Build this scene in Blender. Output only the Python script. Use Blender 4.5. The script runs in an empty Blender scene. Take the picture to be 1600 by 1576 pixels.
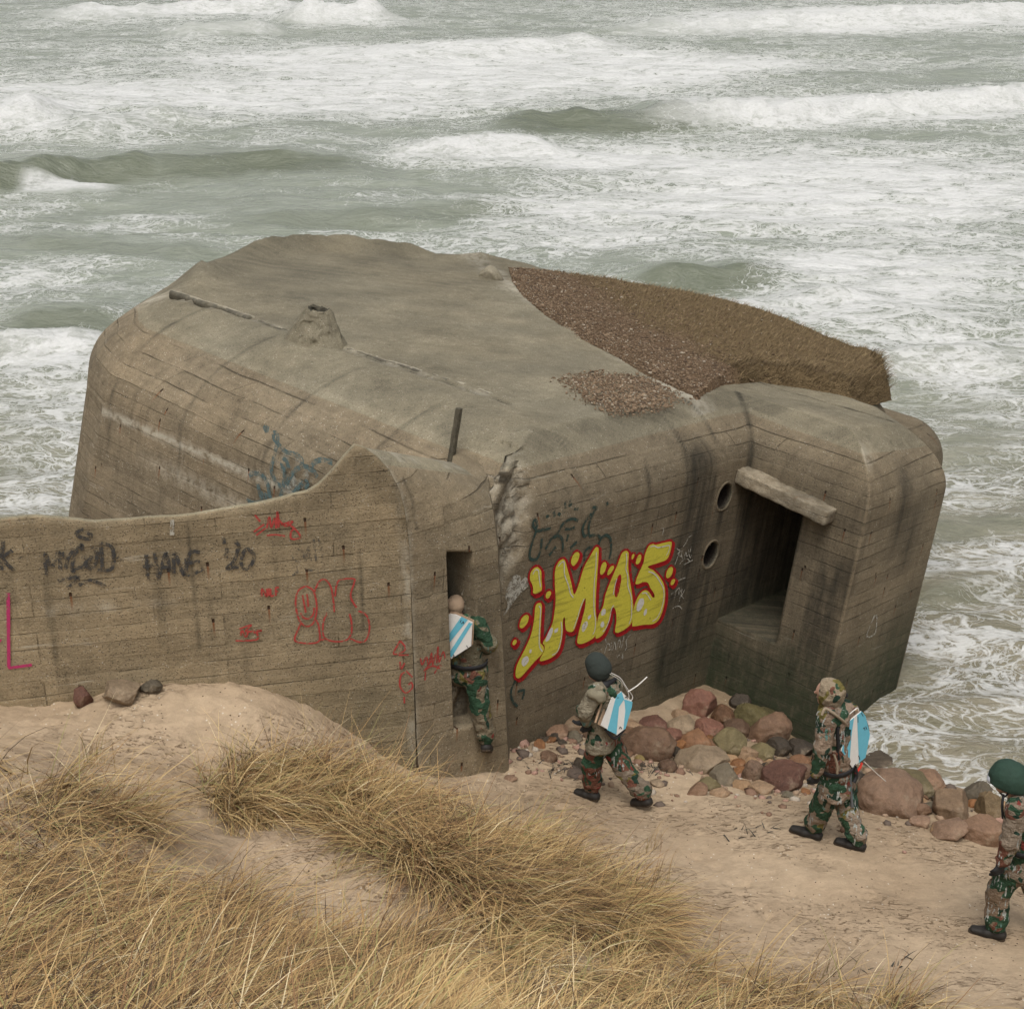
import bpy, math, random
import numpy as np
from mathutils import Vector, Matrix
from mathutils.geometry import tessellate_polygon

S = bpy.context.scene
COL = S.collection
rng = np.random.default_rng(7)
random.seed(7)

# ------------------------------------------------------------------ camera, sky, sun, exposure
HC = 9.6
PITCH = math.radians(24)
FPX = 80 / 56 * 1600.0
cam_d = bpy.data.cameras.new('camera'); cam = bpy.data.objects.new('camera', cam_d); COL.objects.link(cam)
cam.location = (0, 0, HC); cam.rotation_euler = (math.radians(90) - PITCH, 0, 0)
cam_d.sensor_width = 56; cam_d.lens = 80; cam_d.sensor_fit = 'HORIZONTAL'
cam_d.clip_start = 0.1; cam_d.clip_end = 6000
S.camera = cam

SUN_EL, SUN_AZ = math.radians(66), math.radians(-172)     # azimuth measured from +Y towards +X
w = bpy.data.worlds.new('World'); S.world = w; w.use_nodes = True
wn = w.node_tree.nodes; wl = w.node_tree.links
bg = wn['Background']
sky = wn.new('ShaderNodeTexSky'); sky.sky_type = 'NISHITA'; sky.sun_disc = False
sky.sun_elevation = SUN_EL; sky.sun_rotation = SUN_AZ; sky.dust_density = 6; sky.air_density = 1.2
hs = wn.new('ShaderNodeHueSaturation'); hs.inputs['Saturation'].default_value = 0.22
wl.new(sky.outputs[0], hs.inputs['Color']); wl.new(hs.outputs[0], bg.inputs['Color'])
bg.inputs['Strength'].default_value = 0.125
sd = bpy.data.lights.new('sun', 'SUN'); sd.energy = .9; sd.angle = math.radians(22); sd.color = (1, .965, .91)
so = bpy.data.objects.new('sun', sd); COL.objects.link(so)
sdir = Vector((math.sin(SUN_AZ) * math.cos(SUN_EL), math.cos(SUN_AZ) * math.cos(SUN_EL), math.sin(SUN_EL)))
so.rotation_euler = sdir.to_track_quat('Z', 'Y').to_euler(); so.location = (-10, -5, 20)
S.view_settings.view_transform = 'Standard'; S.view_settings.look = 'None'
S.view_settings.exposure = 0.33; S.view_settings.gamma = 1

# ------------------------------------------------------------------ maths helpers
CP, SP = math.cos(PITCH), math.sin(PITCH)
CAM = np.array([0, 0, HC])
def ray(x, y):
    a = (x - 800) / FPX; b = -(y - 788) / FPX
    return np.array([a, CP + b * SP, -SP + b * CP])
def at_z(x, y, z):
    r = ray(x, y); return CAM + (z - HC) / r[2] * r
def at_y(x, y, Y):
    r = ray(x, y); return CAM + Y / r[1] * r
def on_plane(x, y, p, n):
    r = ray(x, y); return CAM + (np.dot(np.array(p) - CAM, n) / np.dot(r, n)) * r
def proj(P):
    P = np.asarray(P, float); d = P - CAM
    t = d[..., 1] * CP - d[..., 2] * SP
    return 800 + FPX * d[..., 0] / t, 788 - FPX * (d[..., 1] * SP + d[..., 2] * CP) / t, t

_perm = np.random.default_rng(3).permutation(256); _perm = np.concatenate([_perm, _perm, _perm])
_g = np.random.default_rng(4).normal(size=(256, 3)); _g /= np.linalg.norm(_g, axis=1)[:, None]
def perlin(P):
    P = np.asarray(P, float); i = np.floor(P).astype(int); f = P - i; i &= 255
    u = f * f * f * (f * (f * 6 - 15) + 10)
    def gr(dx, dy, dz):
        h = _perm[_perm[_perm[i[..., 0] + dx] + i[..., 1] + dy] + i[..., 2] + dz]
        g = _g[h]
        return g[..., 0] * (f[..., 0] - dx) + g[..., 1] * (f[..., 1] - dy) + g[..., 2] * (f[..., 2] - dz)
    l = lambda a, b, t: a + (b - a) * t
    x0 = l(gr(0,0,0), gr(1,0,0), u[...,0]); x1 = l(gr(0,1,0), gr(1,1,0), u[...,0])
    x2 = l(gr(0,0,1), gr(1,0,1), u[...,0]); x3 = l(gr(0,1,1), gr(1,1,1), u[...,0])
    return l(l(x0, x1, u[...,1]), l(x2, x3, u[...,1]), u[...,2]) * 1.5
def fbm(P, o=4, gain=.5):
    P = np.asarray(P, float); a, s, r = 1., 0., 0.
    for k in range(o):
        r = r + a * perlin(P * 2 ** k + k * 17.3); s += a; a *= gain
    return r / s
def P3(x, y, z=0.):
    x, y = np.broadcast_arrays(x, y); return np.stack([x, y, np.broadcast_to(z, x.shape)], -1)
def sstep(a, b, x):
    t = np.clip((x - a) / (b - a), 0, 1); return t * t * (3 - 2 * t)

# ------------------------------------------------------------------ object helpers
def mesh(name, V, Fc, mat=None, parent=None, smooth=True, attrs=None, loc=None, M=None):
    """V: n x 3, Fc: list/array of faces (quads array or list of tuples). loc/M: object frame (V given in that frame)."""
    me = bpy.data.meshes.new(name)
    V = np.asarray(V, np.float32)
    if isinstance(Fc, np.ndarray) and len(Fc):
        n, k = Fc.shape
        me.vertices.add(len(V)); me.vertices.foreach_set('co', V.ravel())
        me.loops.add(n * k); me.loops.foreach_set('vertex_index', Fc.astype(np.int32).ravel())
        me.polygons.add(n); me.polygons.foreach_set('loop_start', np.arange(0, n * k, k, dtype=np.int32))
        me.update(calc_edges=True)
    else:
        me.from_pydata([tuple(map(float, v)) for v in V], [], [tuple(int(i) for i in f) for f in Fc]); me.update()
    me.validate()
    if attrs:
        for an, arr in attrs.items():
            arr = np.asarray(arr, np.float32)
            if arr.ndim == 1:
                a = me.attributes.new(an, 'FLOAT', 'POINT'); a.data.foreach_set('value', arr)
            else:
                if arr.shape[1] == 3: arr = np.c_[arr, np.ones(len(arr), np.float32)]
                a = me.attributes.new(an, 'FLOAT_COLOR', 'POINT'); a.data.foreach_set('color', arr.ravel())
    if smooth: me.polygons.foreach_set('use_smooth', np.ones(len(me.polygons), bool))
    o = bpy.data.objects.new(name, me); COL.objects.link(o)
    if mat is not None:
        for m in (mat if isinstance(mat, (list, tuple)) else [mat]): me.materials.append(m)
    if parent: o.parent = parent
    if M is not None: o.matrix_local = M
    if loc is not None: o.location = loc
    return o
def empty(name, loc):
    o = bpy.data.objects.new(name, None); COL.objects.link(o); o.location = tuple(loc); o.empty_display_size = .2
    return o
def tag(o, label=None, cat=None, group=None, kind=None):
    if label: o['label'] = label
    if cat: o['category'] = cat
    if group: o['group'] = group
    if kind: o['kind'] = kind
    return o
def grid_faces(nr, nc, wrap=False):
    r = np.arange(nr - 1)[:, None]; c = np.arange(nc if wrap else nc - 1)[None, :]
    c2 = (c + 1) % nc
    return np.stack([r * nc + c, r * nc + c2, (r + 1) * nc + c2, (r + 1) * nc + c], -1).reshape(-1, 4)

# ------------------------------------------------------------------ materials
def new_mat(name, rough=.9, spec=.3):
    m = bpy.data.materials.new(name); m.use_nodes = True
    b = m.node_tree.nodes['Principled BSDF']
    b.inputs['Roughness'].default_value = rough; b.inputs['Specular IOR Level'].default_value = spec
    return m, NT(m), b
class NT:
    def __init__(s, m): s.t = m.node_tree; s.n = s.t.nodes; s.l = s.t.links
    def put(s, sock, v):
        if v is None: return
        if isinstance(v, bpy.types.NodeSocket): s.l.new(v, sock)
        else: sock.default_value = v if not isinstance(v, tuple) or len(v) != 3 or sock.type == 'VECTOR' else (*v, 1)
    def obj(s): return s.n.new('ShaderNodeTexCoord').outputs['Object']
    def map(s, v, scale=(1,1,1), rot=(0,0,0), loc=(0,0,0)):
        q = s.n.new('ShaderNodeMapping'); s.put(q.inputs[0], v); q.inputs['Scale'].default_value = scale
        q.inputs['Rotation'].default_value = rot; q.inputs['Location'].default_value = loc; return q.outputs[0]
    def noise(s, v, sc, det=4, rough=.55, dist=0, col=False):
        q = s.n.new('ShaderNodeTexNoise'); s.put(q.inputs['Vector'], v); q.inputs['Scale'].default_value = sc
        q.inputs['Detail'].default_value = det; q.inputs['Roughness'].default_value = rough; q.inputs['Distortion'].default_value = dist
        return q.outputs['Color' if col else 'Fac']
    def vor(s, v, sc, feat='F1', out='Distance'):
        q = s.n.new('ShaderNodeTexVoronoi'); q.feature = feat; s.put(q.inputs['Vector'], v); q.inputs['Scale'].default_value = sc
        return q.outputs[out]
    def math(s, op, a, b=None, c=None, clamp=False):
        q = s.n.new('ShaderNodeMath'); q.operation = op; q.use_clamp = clamp
        s.put(q.inputs[0], a); s.put(q.inputs[1], b)
        if c is not None: s.put(q.inputs[2], c)
        return q.outputs[0]
    def ramp(s, v, a, b, lo=0., hi=1.):
        q = s.n.new('ShaderNodeMapRange'); q.interpolation_type = 'SMOOTHSTEP'
        for i, x in enumerate((v, a, b, lo, hi)): s.put(q.inputs[i], x)
        return q.outputs[0]
    def mix(s, f, a, b, mode='MIX'):
        q = s.n.new('ShaderNodeMix'); q.data_type = 'RGBA'; q.blend_type = mode
        s.put(q.inputs[0], f); s.put(q.inputs[6], a); s.put(q.inputs[7], b); return q.outputs[2]
    def attr(s, name, out='Fac'):
        q = s.n.new('ShaderNodeAttribute'); q.attribute_name = name; return q.outputs[out]
    def sep(s, v):
        q = s.n.new('ShaderNodeSeparateXYZ'); s.put(q.inputs[0], v); return q.outputs
    def comb(s, x, y, z):
        q = s.n.new('ShaderNodeCombineXYZ'); s.put(q.inputs[0], x); s.put(q.inputs[1], y); s.put(q.inputs[2], z); return q.outputs[0]
    def bump(s, h, strength, dist, normal=None):
        q = s.n.new('ShaderNodeBump'); q.inputs['Strength'].default_value = strength; q.inputs['Distance'].default_value = dist
        s.put(q.inputs['Height'], h); s.put(q.inputs['Normal'], normal); return q.outputs[0]

def concrete(name, base=(.208, .168, .114), hx=(1, 1), board=.15, length=2.3):
    """Board-marked weathered concrete. horizontal coordinate = hx . (x, y); vertical = z of the object's frame.
       attribute 'st' = (dark stain and painted shade, algae, pale), attribute 'pl' = strength of the board marks, below zero a painted recess shade."""
    m, t, b = new_mat(name, .93, .2)
    v = t.obj(); x, y, z = t.sep(v)
    h = t.math('ADD', t.math('MULTIPLY', x, hx[0]), t.math('MULTIPLY', y, hx[1]))
    wob = t.math('MULTIPLY', t.math('SUBTRACT', t.noise(v, 1.1, 2), .5), .05)
    zz = t.math('ADD', z, wob)
    pv = t.comb(h, zz, 0.0)
    br = t.n.new('ShaderNodeTexBrick'); t.put(br.inputs['Vector'], pv)
    br.offset = .37; br.offset_frequency = 3; br.squash = 1
    br.inputs['Scale'].default_value = 1; br.inputs['Brick Width'].default_value = length; br.inputs['Row Height'].default_value = board
    br.inputs['Mortar Size'].default_value = .006; br.inputs['Mortar Smooth'].default_value = .6
    br.inputs['Color1'].default_value = (0, 0, 0, 1); br.inputs['Color2'].default_value = (1, 1, 1, 1); br.inputs['Mortar'].default_value = (.5, .5, .5, 1)
    pl = t.attr('pl'); st = t.sep(t.attr('st', 'Vector'))
    tint = t.math('MULTIPLY', t.math('SUBTRACT', br.outputs['Color'], .5), .24)
    tint = t.math('MULTIPLY', tint, pl)
    n1 = t.noise(v, 1.3, 5, .62); n2 = t.noise(v, 9, 4, .65); n3 = t.noise(v, 55, 3, .7); n4 = t.noise(v, 160, 2, .7)
    grain = t.noise(t.comb(t.math('MULTIPLY', h, 1.5), t.math('MULTIPLY', zz, 26), 0.0), 1.0, 4, .6)
    br_on = t.ramp(t.noise(pv, 1.3, 5, .65), .44, .62)
    val = t.math('ADD', 1.0, tint)
    val = t.math('ADD', val, t.math('MULTIPLY', t.math('SUBTRACT', n1, .5), 1.05))
    val = t.math('ADD', val, t.math('MULTIPLY', t.math('SUBTRACT', n2, .5), .8))
    val = t.math('ADD', val, t.math('MULTIPLY', t.math('SUBTRACT', n3, .5), 1.0))
    val = t.math('ADD', val, t.math('MULTIPLY', t.math('SUBTRACT', n4, .5), .8))
    val = t.math('ADD', val, t.math('MULTIPLY', t.math('MULTIPLY', t.math('SUBTRACT', grain, .5), .5), pl))
    groove = t.math('MULTIPLY', t.math('MULTIPLY', br.outputs['Fac'], pl), br_on)
    val = t.math('MULTIPLY', val, t.math('SUBTRACT', 1.0, t.math('MULTIPLY', groove, .5)))
    # streaks that run down the wall
    run = t.noise(t.comb(t.math('MULTIPLY', h, 5.0), t.math('MULTIPLY', z, .45), 0.0), 1.0, 5, .65)
    val = t.math('MULTIPLY', val, t.math('SUBTRACT', 1.0, t.math('MULTIPLY', t.ramp(run, .52, .78), t.math('MULTIPLY', pl, .38))))
    c = t.mix(t.noise(v, .8, 3), (base[0]*.9, base[1]*.93, base[2]*.95), (base[0]*1.12, base[1]*1.07, base[2]*.98))
    c = t.mix(1.0, c, t.comb(val, val, val), 'MULTIPLY')
    c = t.mix(t.ramp(pl, .35, .05), c, t.mix(1.0, c, (1.08, 1.18, 1.24), 'MULTIPLY'))  # unboarded roof: weathered grey, and paler in place of light from above
    # exposed aggregate: pale and dark pebbles
    peb = t.vor(v, 70, 'F1', 'Color'); pd = t.vor(v, 70)
    ps = t.sep(peb)
    c = t.mix(t.math('MULTIPLY', t.math('MULTIPLY', t.ramp(pd, .42, .3), t.ramp(ps[0], .86, .88)), t.ramp(n2, .45, .6)), c, (.46, .42, .34))
    c = t.mix(t.math('MULTIPLY', t.math('MULTIPLY', t.ramp(pd, .42, .3), t.ramp(ps[1], .88, .9)), .75), c, (.045, .035, .028))
    pit = t.math('MULTIPLY', t.ramp(t.vor(v, 27), .16, .08), t.ramp(t.noise(v, 3.5, 3), .5, .62))
    c = t.mix(t.math('MULTIPLY', pit, .75), c, (.05, .038, .026))
    # white efflorescence along some boards
    eff = t.math('MULTIPLY', t.ramp(t.noise(t.comb(t.math('MULTIPLY', h, .8), t.math('MULTIPLY', zz, 7), 3.0), 1.0, 5, .7), .62, .72), t.math('MULTIPLY', pl, .5))
    c = t.mix(t.math('MAXIMUM', eff, t.math('MULTIPLY', st[2], t.ramp(n2, .3, .6))), c, (.47, .43, .34))
    # rust bleeding down from the bar ends
    rv = t.comb(t.math('MULTIPLY', h, 2.6), t.math('MULTIPLY', z, 1.5), 0.0)
    rq = t.n.new('ShaderNodeTexVoronoi'); t.put(rq.inputs['Vector'], rv); rq.inputs['Scale'].default_value = 1.0
    d = t.n.new('ShaderNodeVectorMath'); d.operation = 'SUBTRACT'; t.put(d.inputs[0], rv); t.l.new(rq.outputs['Position'], d.inputs[1])
    dx, dy, _ = t.sep(d.outputs[0])
    rust = t.math('MULTIPLY', t.ramp(t.math('ABSOLUTE', t.math('ADD', dx, t.math('MULTIPLY', t.math('SUBTRACT', n3, .5), .03))), .034, .012), t.math('MULTIPLY', t.ramp(dy, -.28, -.02), t.ramp(dy, .03, .005)))
    hole = t.math('MULTIPLY', t.ramp(t.math('ABSOLUTE', dx), .034, .02), t.ramp(t.math('ABSOLUTE', dy), .035, .015))
    rs = t.sep(rq.outputs['Color'])
    on = t.math('MULTIPLY', t.math('GREATER_THAN', rs[0], .62), pl)
    c = t.mix(t.math('MULTIPLY', t.math('MULTIPLY', rust, on), .85), c, (.19, .066, .022))
    c = t.mix(t.math('MULTIPLY', t.math('MULTIPLY', hole, on), .85), c, (.03, .02, .014))
    # stains; the dark channel also carries painted shade
    run2 = t.noise(t.comb(t.math('MULTIPLY', h, 7.0), t.math('MULTIPLY', z, .8), 1.0), 1.0, 5, .7)
    ds = t.math('MULTIPLY', st[0], t.ramp(t.math('ADD', t.math('MULTIPLY', run2, .7), t.math('MULTIPLY', n2, .3)), .28, .62, .35, 1.0), clamp=True)
    c = t.mix(t.math('MULTIPLY', ds, .9), c, (.028, .026, .02))
    ag = t.math('MULTIPLY', st[1], t.ramp(n2, .25, .7, .4, 1.0), clamp=True)
    c = t.mix(t.math('MULTIPLY', ag, .85), c, (.035, .045, .022))
    c = t.mix(t.ramp(pl, -.1, -.6), c, (.016, .012, .009))  # negative pl blackens recess and hole interiors, shade put into the colour
    t.put(b.inputs['Base Color'], c)
    hgt = t.math('ADD', t.math('MULTIPLY', n3, .5), t.math('MULTIPLY', n4, .25))
    hgt = t.math('ADD', hgt, t.math('MULTIPLY', n2, .6))
    hgt = t.math('ADD', hgt, t.math('MULTIPLY', t.math('MULTIPLY', br.outputs['Color'], pl), .55))
    hgt = t.math('SUBTRACT', hgt, t.math('MULTIPLY', groove, 1.0))
    hgt = t.math('SUBTRACT', hgt, t.math('MULTIPLY', t.math('MULTIPLY', hole, on), 1.5))
    hgt = t.math('ADD', hgt, t.math('MULTIPLY', t.math('MULTIPLY', grain, pl), .25))
    t.put(b.inputs['Normal'], t.bump(hgt, .9, .026))
    return m

def sand_mat():
    m, t, b = new_mat('beach_sand', .97, .12)
    v = t.obj()
    n1 = t.noise(v, .7, 4); n2 = t.noise(v, 5, 5, .6); n3 = t.noise(v, 60, 3, .7); n4 = t.noise(v, 190, 2, .7)
    c = t.mix(t.ramp(n1, .3, .7), (.315, .232, .150), (.40, .305, .205))
    k = t.math('ADD', .55, t.math('ADD', t.math('MULTIPLY', n2, .45), t.math('ADD', t.math('MULTIPLY', n3, .28), t.math('MULTIPLY', n4, .25))))
    k = t.math('ADD', t.math('MULTIPLY', k, 1.0), t.math('MULTIPLY', t.math('SUBTRACT', t.noise(t.map(v, (1, 1.8, 1)), 13, 5, .7, .6), .5), .65))
    c = t.mix(1.0, c, t.comb(k, k, k), 'MULTIPLY')
    # dark plant litter washed into scraps
    lit = t.math('MULTIPLY', t.ramp(t.noise(t.map(v, (1.4, 3.6, 3), (0, 0, .3)), 7, 6, .8, 1.2), .54, .61), t.ramp(t.noise(v, 1.1, 3), .42, .58))
    c = t.mix(t.math('MULTIPLY', lit, .75), c, (.11, .065, .035))
    d = t.attr('dark')
    c = t.mix(d, c, (.15, .105, .06))
    sp = t.vor(v, 34, 'F1', 'Color'); sdist = t.vor(v, 34); s0 = t.sep(sp)
    c = t.mix(t.math('MULTIPLY', t.ramp(sdist, .3, .2), t.math('GREATER_THAN', s0[0], .95)), c, (.55, .49, .4))
    c = t.mix(t.math('MULTIPLY', t.ramp(sdist, .3, .2), t.math('GREATER_THAN', s0[1], .94)), c, (.09, .055, .035))
    t.put(b.inputs['Base Color'], c)
    h = t.math('ADD', t.math('MULTIPLY', n2, 1.0), t.math('ADD', t.math('MULTIPLY', n3, .35), t.math('MULTIPLY', lit, .5)))
    t.put(b.inputs['Normal'], t.bump(h, .7, .03))
    return m

def water_mat():
    m, t, b = new_mat('surf_water', .18, .5)
    v = t.obj(); att = t.sep(t.attr('foam', 'Vector')); den = att[0]; brown = att[1]; solid = att[2]
    vv = t.map(v, (.62, 1, 1))
    wn_ = t.n.new('ShaderNodeTexNoise'); t.put(wn_.inputs['Vector'], vv); wn_.inputs['Scale'].default_value = .8; wn_.inputs['Detail'].default_value = 3
    wv = t.n.new('ShaderNodeVectorMath'); wv.operation = 'MULTIPLY_ADD'
    t.l.new(wn_.outputs['Color'], wv.inputs[0]); wv.inputs[1].default_value = (1.6, 1.6, .3); t.put(wv.inputs[2], vv)
    w_ = wv.outputs[0]
    n1 = t.noise(w_, .55, 5, .62); n2 = t.noise(w_, 2.2, 6, .68); n3 = t.noise(vv, 9, 5, .7)
    rid1 = t.math('SUBTRACT', 1.0, t.math('ABSOLUTE', t.math('MULTIPLY', t.math('SUBTRACT', t.noise(w_, 1.5, 4, .6), .5), 5)))
    rid2 = t.math('SUBTRACT', 1.0, t.math('ABSOLUTE', t.math('MULTIPLY', t.math('SUBTRACT', t.noise(w_, 4.2, 4, .65), .5), 5)))
    cell = t.vor(w_, 1.9, 'DISTANCE_TO_EDGE'); cell2 = t.vor(w_, 5.0, 'DISTANCE_TO_EDGE')
    # broad sheets of foam
    a = t.math('ADD', t.math('MULTIPLY', n1, .35), t.math('ADD', t.math('MULTIPLY', n2, .55), t.math('MULTIPLY', n3, .45)))
    sheet = t.ramp(t.math('SUBTRACT', a, t.math('SUBTRACT', .98, t.math('MULTIPLY', den, .42))), 0.0, .14)
    # lace
    thr = t.math('SUBTRACT', .985, t.math('MULTIPLY', den, .33))
    lace = t.ramp(t.math('SUBTRACT', t.math('ADD', rid1, t.math('MULTIPLY', t.math('SUBTRACT', n3, .5), .7)), thr), 0.0, .16)
    lace2 = t.ramp(t.math('SUBTRACT', t.math('ADD', rid2, t.math('MULTIPLY', t.math('SUBTRACT', n3, .5), .8)), thr), 0.0, .2)
    net = t.ramp(t.math('ADD', cell, t.math('MULTIPLY', t.math('SUBTRACT', n3, .5), .16)), t.math('MULTIPLY', den, .075), 0.0)
    net2 = t.ramp(t.math('ADD', cell2, t.math('MULTIPLY', t.math('SUBTRACT', n3, .5), .16)), t.math('MULTIPLY', den, .06), 0.0)
    patch = t.ramp(t.math('ADD', n1, t.math('MULTIPLY', den, .45)), .55, .75)
    lac = t.math('MULTIPLY', t.math('MAXIMUM', t.math('MAXIMUM', lace, t.math('MULTIPLY', lace2, .8)), t.math('MAXIMUM', net, t.math('MULTIPLY', net2, .7))), patch)
    f = t.math('MAXIMUM', t.math('MAXIMUM', sheet, t.math('MULTIPLY', lac, .85)), t.math('MULTIPLY', solid, t.ramp(t.math('ADD', t.math('MULTIPLY', n2, .5), t.math('MULTIPLY', n3, .5)), .34, .52, .35, 1.)), clamp=True)
    wc = t.mix(brown, (.215, .235, .182), (.160, .147, .092))
    wc = t.mix(t.ramp(n2, .3, .7), wc, t.mix(brown, (.265, .283, .232), (.235, .205, .14)))
    wc = t.mix(t.attr('face'), wc, t.mix(n2, (.085, .098, .062), (.165, .178, .125)))
    fc = t.mix(t.noise(vv, 14, 4, .7), (.45, .455, .43), (.68, .675, .66))
    t.put(b.inputs['Base Color'], t.mix(f, wc, fc))
    t.put(b.inputs['Roughness'], t.math('ADD', .2, t.math('MULTIPLY', f, .6)))
    h1 = t.noise(t.map(v, (.5, 1.3, 1)), 1.8, 7, .62, .5); h2 = t.noise(t.map(v, (.6, 1.2, 1)), 8, 5, .6)
    n_ = t.bump(t.math('ADD', h1, t.math('MULTIPLY', f, .06)), .55, .35); n_ = t.bump(h2, .4, .06, n_); n_ = t.bump(n3, .5, .03, n_)
    t.put(b.inputs['Normal'], n_)
    return m

def rock_mat():
    m, t, b = new_mat('boulder_stone', .75, .35)
    v = t.obj(); oi = t.n.new('ShaderNodeObjectInfo')
    base = oi.outputs['Color']
    n1 = t.noise(v, 5, 5, .65); n2 = t.noise(v, 28, 4, .7); n3 = t.noise(v, 90, 3, .7)
    k = t.math('ADD', -.45, t.math('ADD', t.math('MULTIPLY', n1, 1.3), t.math('ADD', t.math('MULTIPLY', n2, 1.0), t.math('MULTIPLY', n3, .7))))
    c = t.mix(1.0, base, t.comb(k, k, k), 'MULTIPLY')
    c = t.mix(t.math('MULTIPLY', t.ramp(t.noise(v, 3.2, 4, .7), .55, .7), .45), c, (.30, .235, .16))
    c = t.mix(t.math('MULTIPLY', t.ramp(n2, .62, .7), .5), c, (.06, .045, .035))
    c = t.mix(t.math('MULTIPLY', t.ramp(n3, .66, .74), .5), c, (.5, .43, .35))
    t.put(b.inputs['Base Color'], c)
    t.put(b.inputs['Normal'], t.bump(t.math('ADD', n1, t.math('ADD', t.math('MULTIPLY', n2, .4), t.math('MULTIPLY', n3, .15))), .7, .04))
    return m

def camo_mat(name, seed, base=(.27, .205, .15), green=.5, red=.5, olive=.5, streak=.5):
    m, t, b = new_mat(name, .92, .15)
    v = t.map(t.obj(), (.72, .72, .66), loc=(seed * 3.1, seed * 1.7, seed))
    c = t.mix(t.ramp(t.noise(v, 6, 3), .35, .65), base, (base[0]*.78, base[1]*.76, base[2]*.74))
    def patch(sc, thr, col, off, c, st=(1, 1, 1)):
        q = t.noise(t.map(v, st, loc=(off, off * 2, off)), sc, 2, .45, .6)
        return t.mix(t.ramp(q, thr, thr + .015), c, col)
    c = patch(7, .70 - .2 * olive, (.17, .14, .045), 4, c)
    c = patch(6.5, .72 - .24 * red, (.17, .075, .05), 9, c)
    c = patch(7.5, .70 - .26 * green, (.035, .075, .042), 14, c)
    c = patch(12, .70 - .12 * green, (.022, .045, .03), 21, c)
    c = patch(10, .76 - .15 * red, (.20, .045, .035), 29, c)
    area = t.ramp(t.noise(t.map(v, loc=(40, 3, 1)), 5, 2), .62 - .2 * streak, .66 - .2 * streak)
    s1 = t.ramp(t.noise(t.map(v, (1, 1, .16), loc=(7, 5, 3)), 60, 2, .5), .585, .61)
    c = t.mix(t.math('MULTIPLY', area, s1), c, (.36, .37, .34))
    area2 = t.ramp(t.noise(t.map(v, loc=(20, 13, 1)), 5, 2), .6, .64)
    s2 = t.ramp(t.noise(t.map(v, (1, 1, .16), loc=(17, 15, 3)), 55, 2, .5), .575, .6)
    c = t.mix(t.math('MULTIPLY', area2, s2), c, (.12, .22, .19))
    n = t.noise(v, 9, 4, .6, .8); n2 = t.noise(v, 150, 2, .6)
    k = t.math('ADD', .58, t.math('MULTIPLY', n2, .55))
    c = t.mix(1.0, c, t.comb(k, k, k), 'MULTIPLY')
    t.put(b.inputs['Base Color'], c)
    n = t.math('ADD', n, t.math('MULTIPLY', t.noise(t.map(v, (1, 1, 2.6)), 16, 3, .6, 1.5), .6))
    t.put(b.inputs['Normal'], t.bump(n, .9, .06))
    return m

def plain(name, col, rough=.85, var=.35, sc=20, bumpd=.006, spec=.3):
    m, t, b = new_mat(name, rough, spec)
    v = t.obj(); n = t.noise(v, sc, 4, .6); n2 = t.noise(v, sc * 6, 2, .6)
    k = t.math('ADD', 1 - var, t.math('ADD', t.math('MULTIPLY', n, var), t.math('MULTIPLY', n2, var)))
    t.put(b.inputs['Base Color'], t.mix(1.0, col, t.comb(k, k, k), 'MULTIPLY'))
    t.put(b.inputs['Normal'], t.bump(t.math('ADD', n, t.math('MULTIPLY', n2, .3)), .6, bumpd))
    return m

def paint_mat(name, col, fade=.5, grime=.3, sc=16):
    """sprayed paint on concrete: patchy, the wall shows through where it is thin."""
    m, t, b = new_mat(name, .8, .2)
    v = t.obj(); x, y, z = t.sep(v)
    n = t.noise(v, sc, 5, .72); n2 = t.noise(v, 90, 3, .7)
    h = t.math('ADD', x, y)
    gr = t.noise(t.comb(t.math('MULTIPLY', h, 2.2), t.math('MULTIPLY', z, 22), 0.0), 1.0, 5, .65)
    c = t.mix(t.math('MULTIPLY', t.ramp(gr, .5, .66), grime), col, (col[0]*.35 + .02, col[1]*.33 + .018, col[2]*.3 + .015))
    k = t.math('ADD', .72, t.math('MULTIPLY', n2, .55)); c = t.mix(1.0, c, t.comb(k, k, k), 'MULTIPLY')
    t.put(b.inputs['Base Color'], c)
    a = t.ramp(t.math('ADD', t.math('MULTIPLY', n, .6), t.math('MULTIPLY', n2, .4)), .30 + fade * .22, .42 + fade * .24)
    t.put(b.inputs['Alpha'], a)
    t.put(b.inputs['Normal'], t.bump(t.math('ADD', n2, gr), .5, .008))
    return m

def grass_mat(name):
    m, t, b = new_mat(name, .7, .25)
    c = t.attr('col', 'Color')
    t.put(b.inputs['Base Color'], c)
    b.inputs['Subsurface Weight'].default_value = 0
    return m

MAT_BUNKER = concrete('bunker_concrete', hx=(1, 1))
MAT_WING = concrete('wall_concrete', base=(.29, .232, .150), hx=(1, 0), board=.15, length=1.55)
MAT_DOOR = concrete('doorway_concrete', base=(.240, .194, .130), hx=(1, .2), board=.16, length=1.7)
MAT_SAND = sand_mat(); MAT_ROCK = rock_mat()

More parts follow.
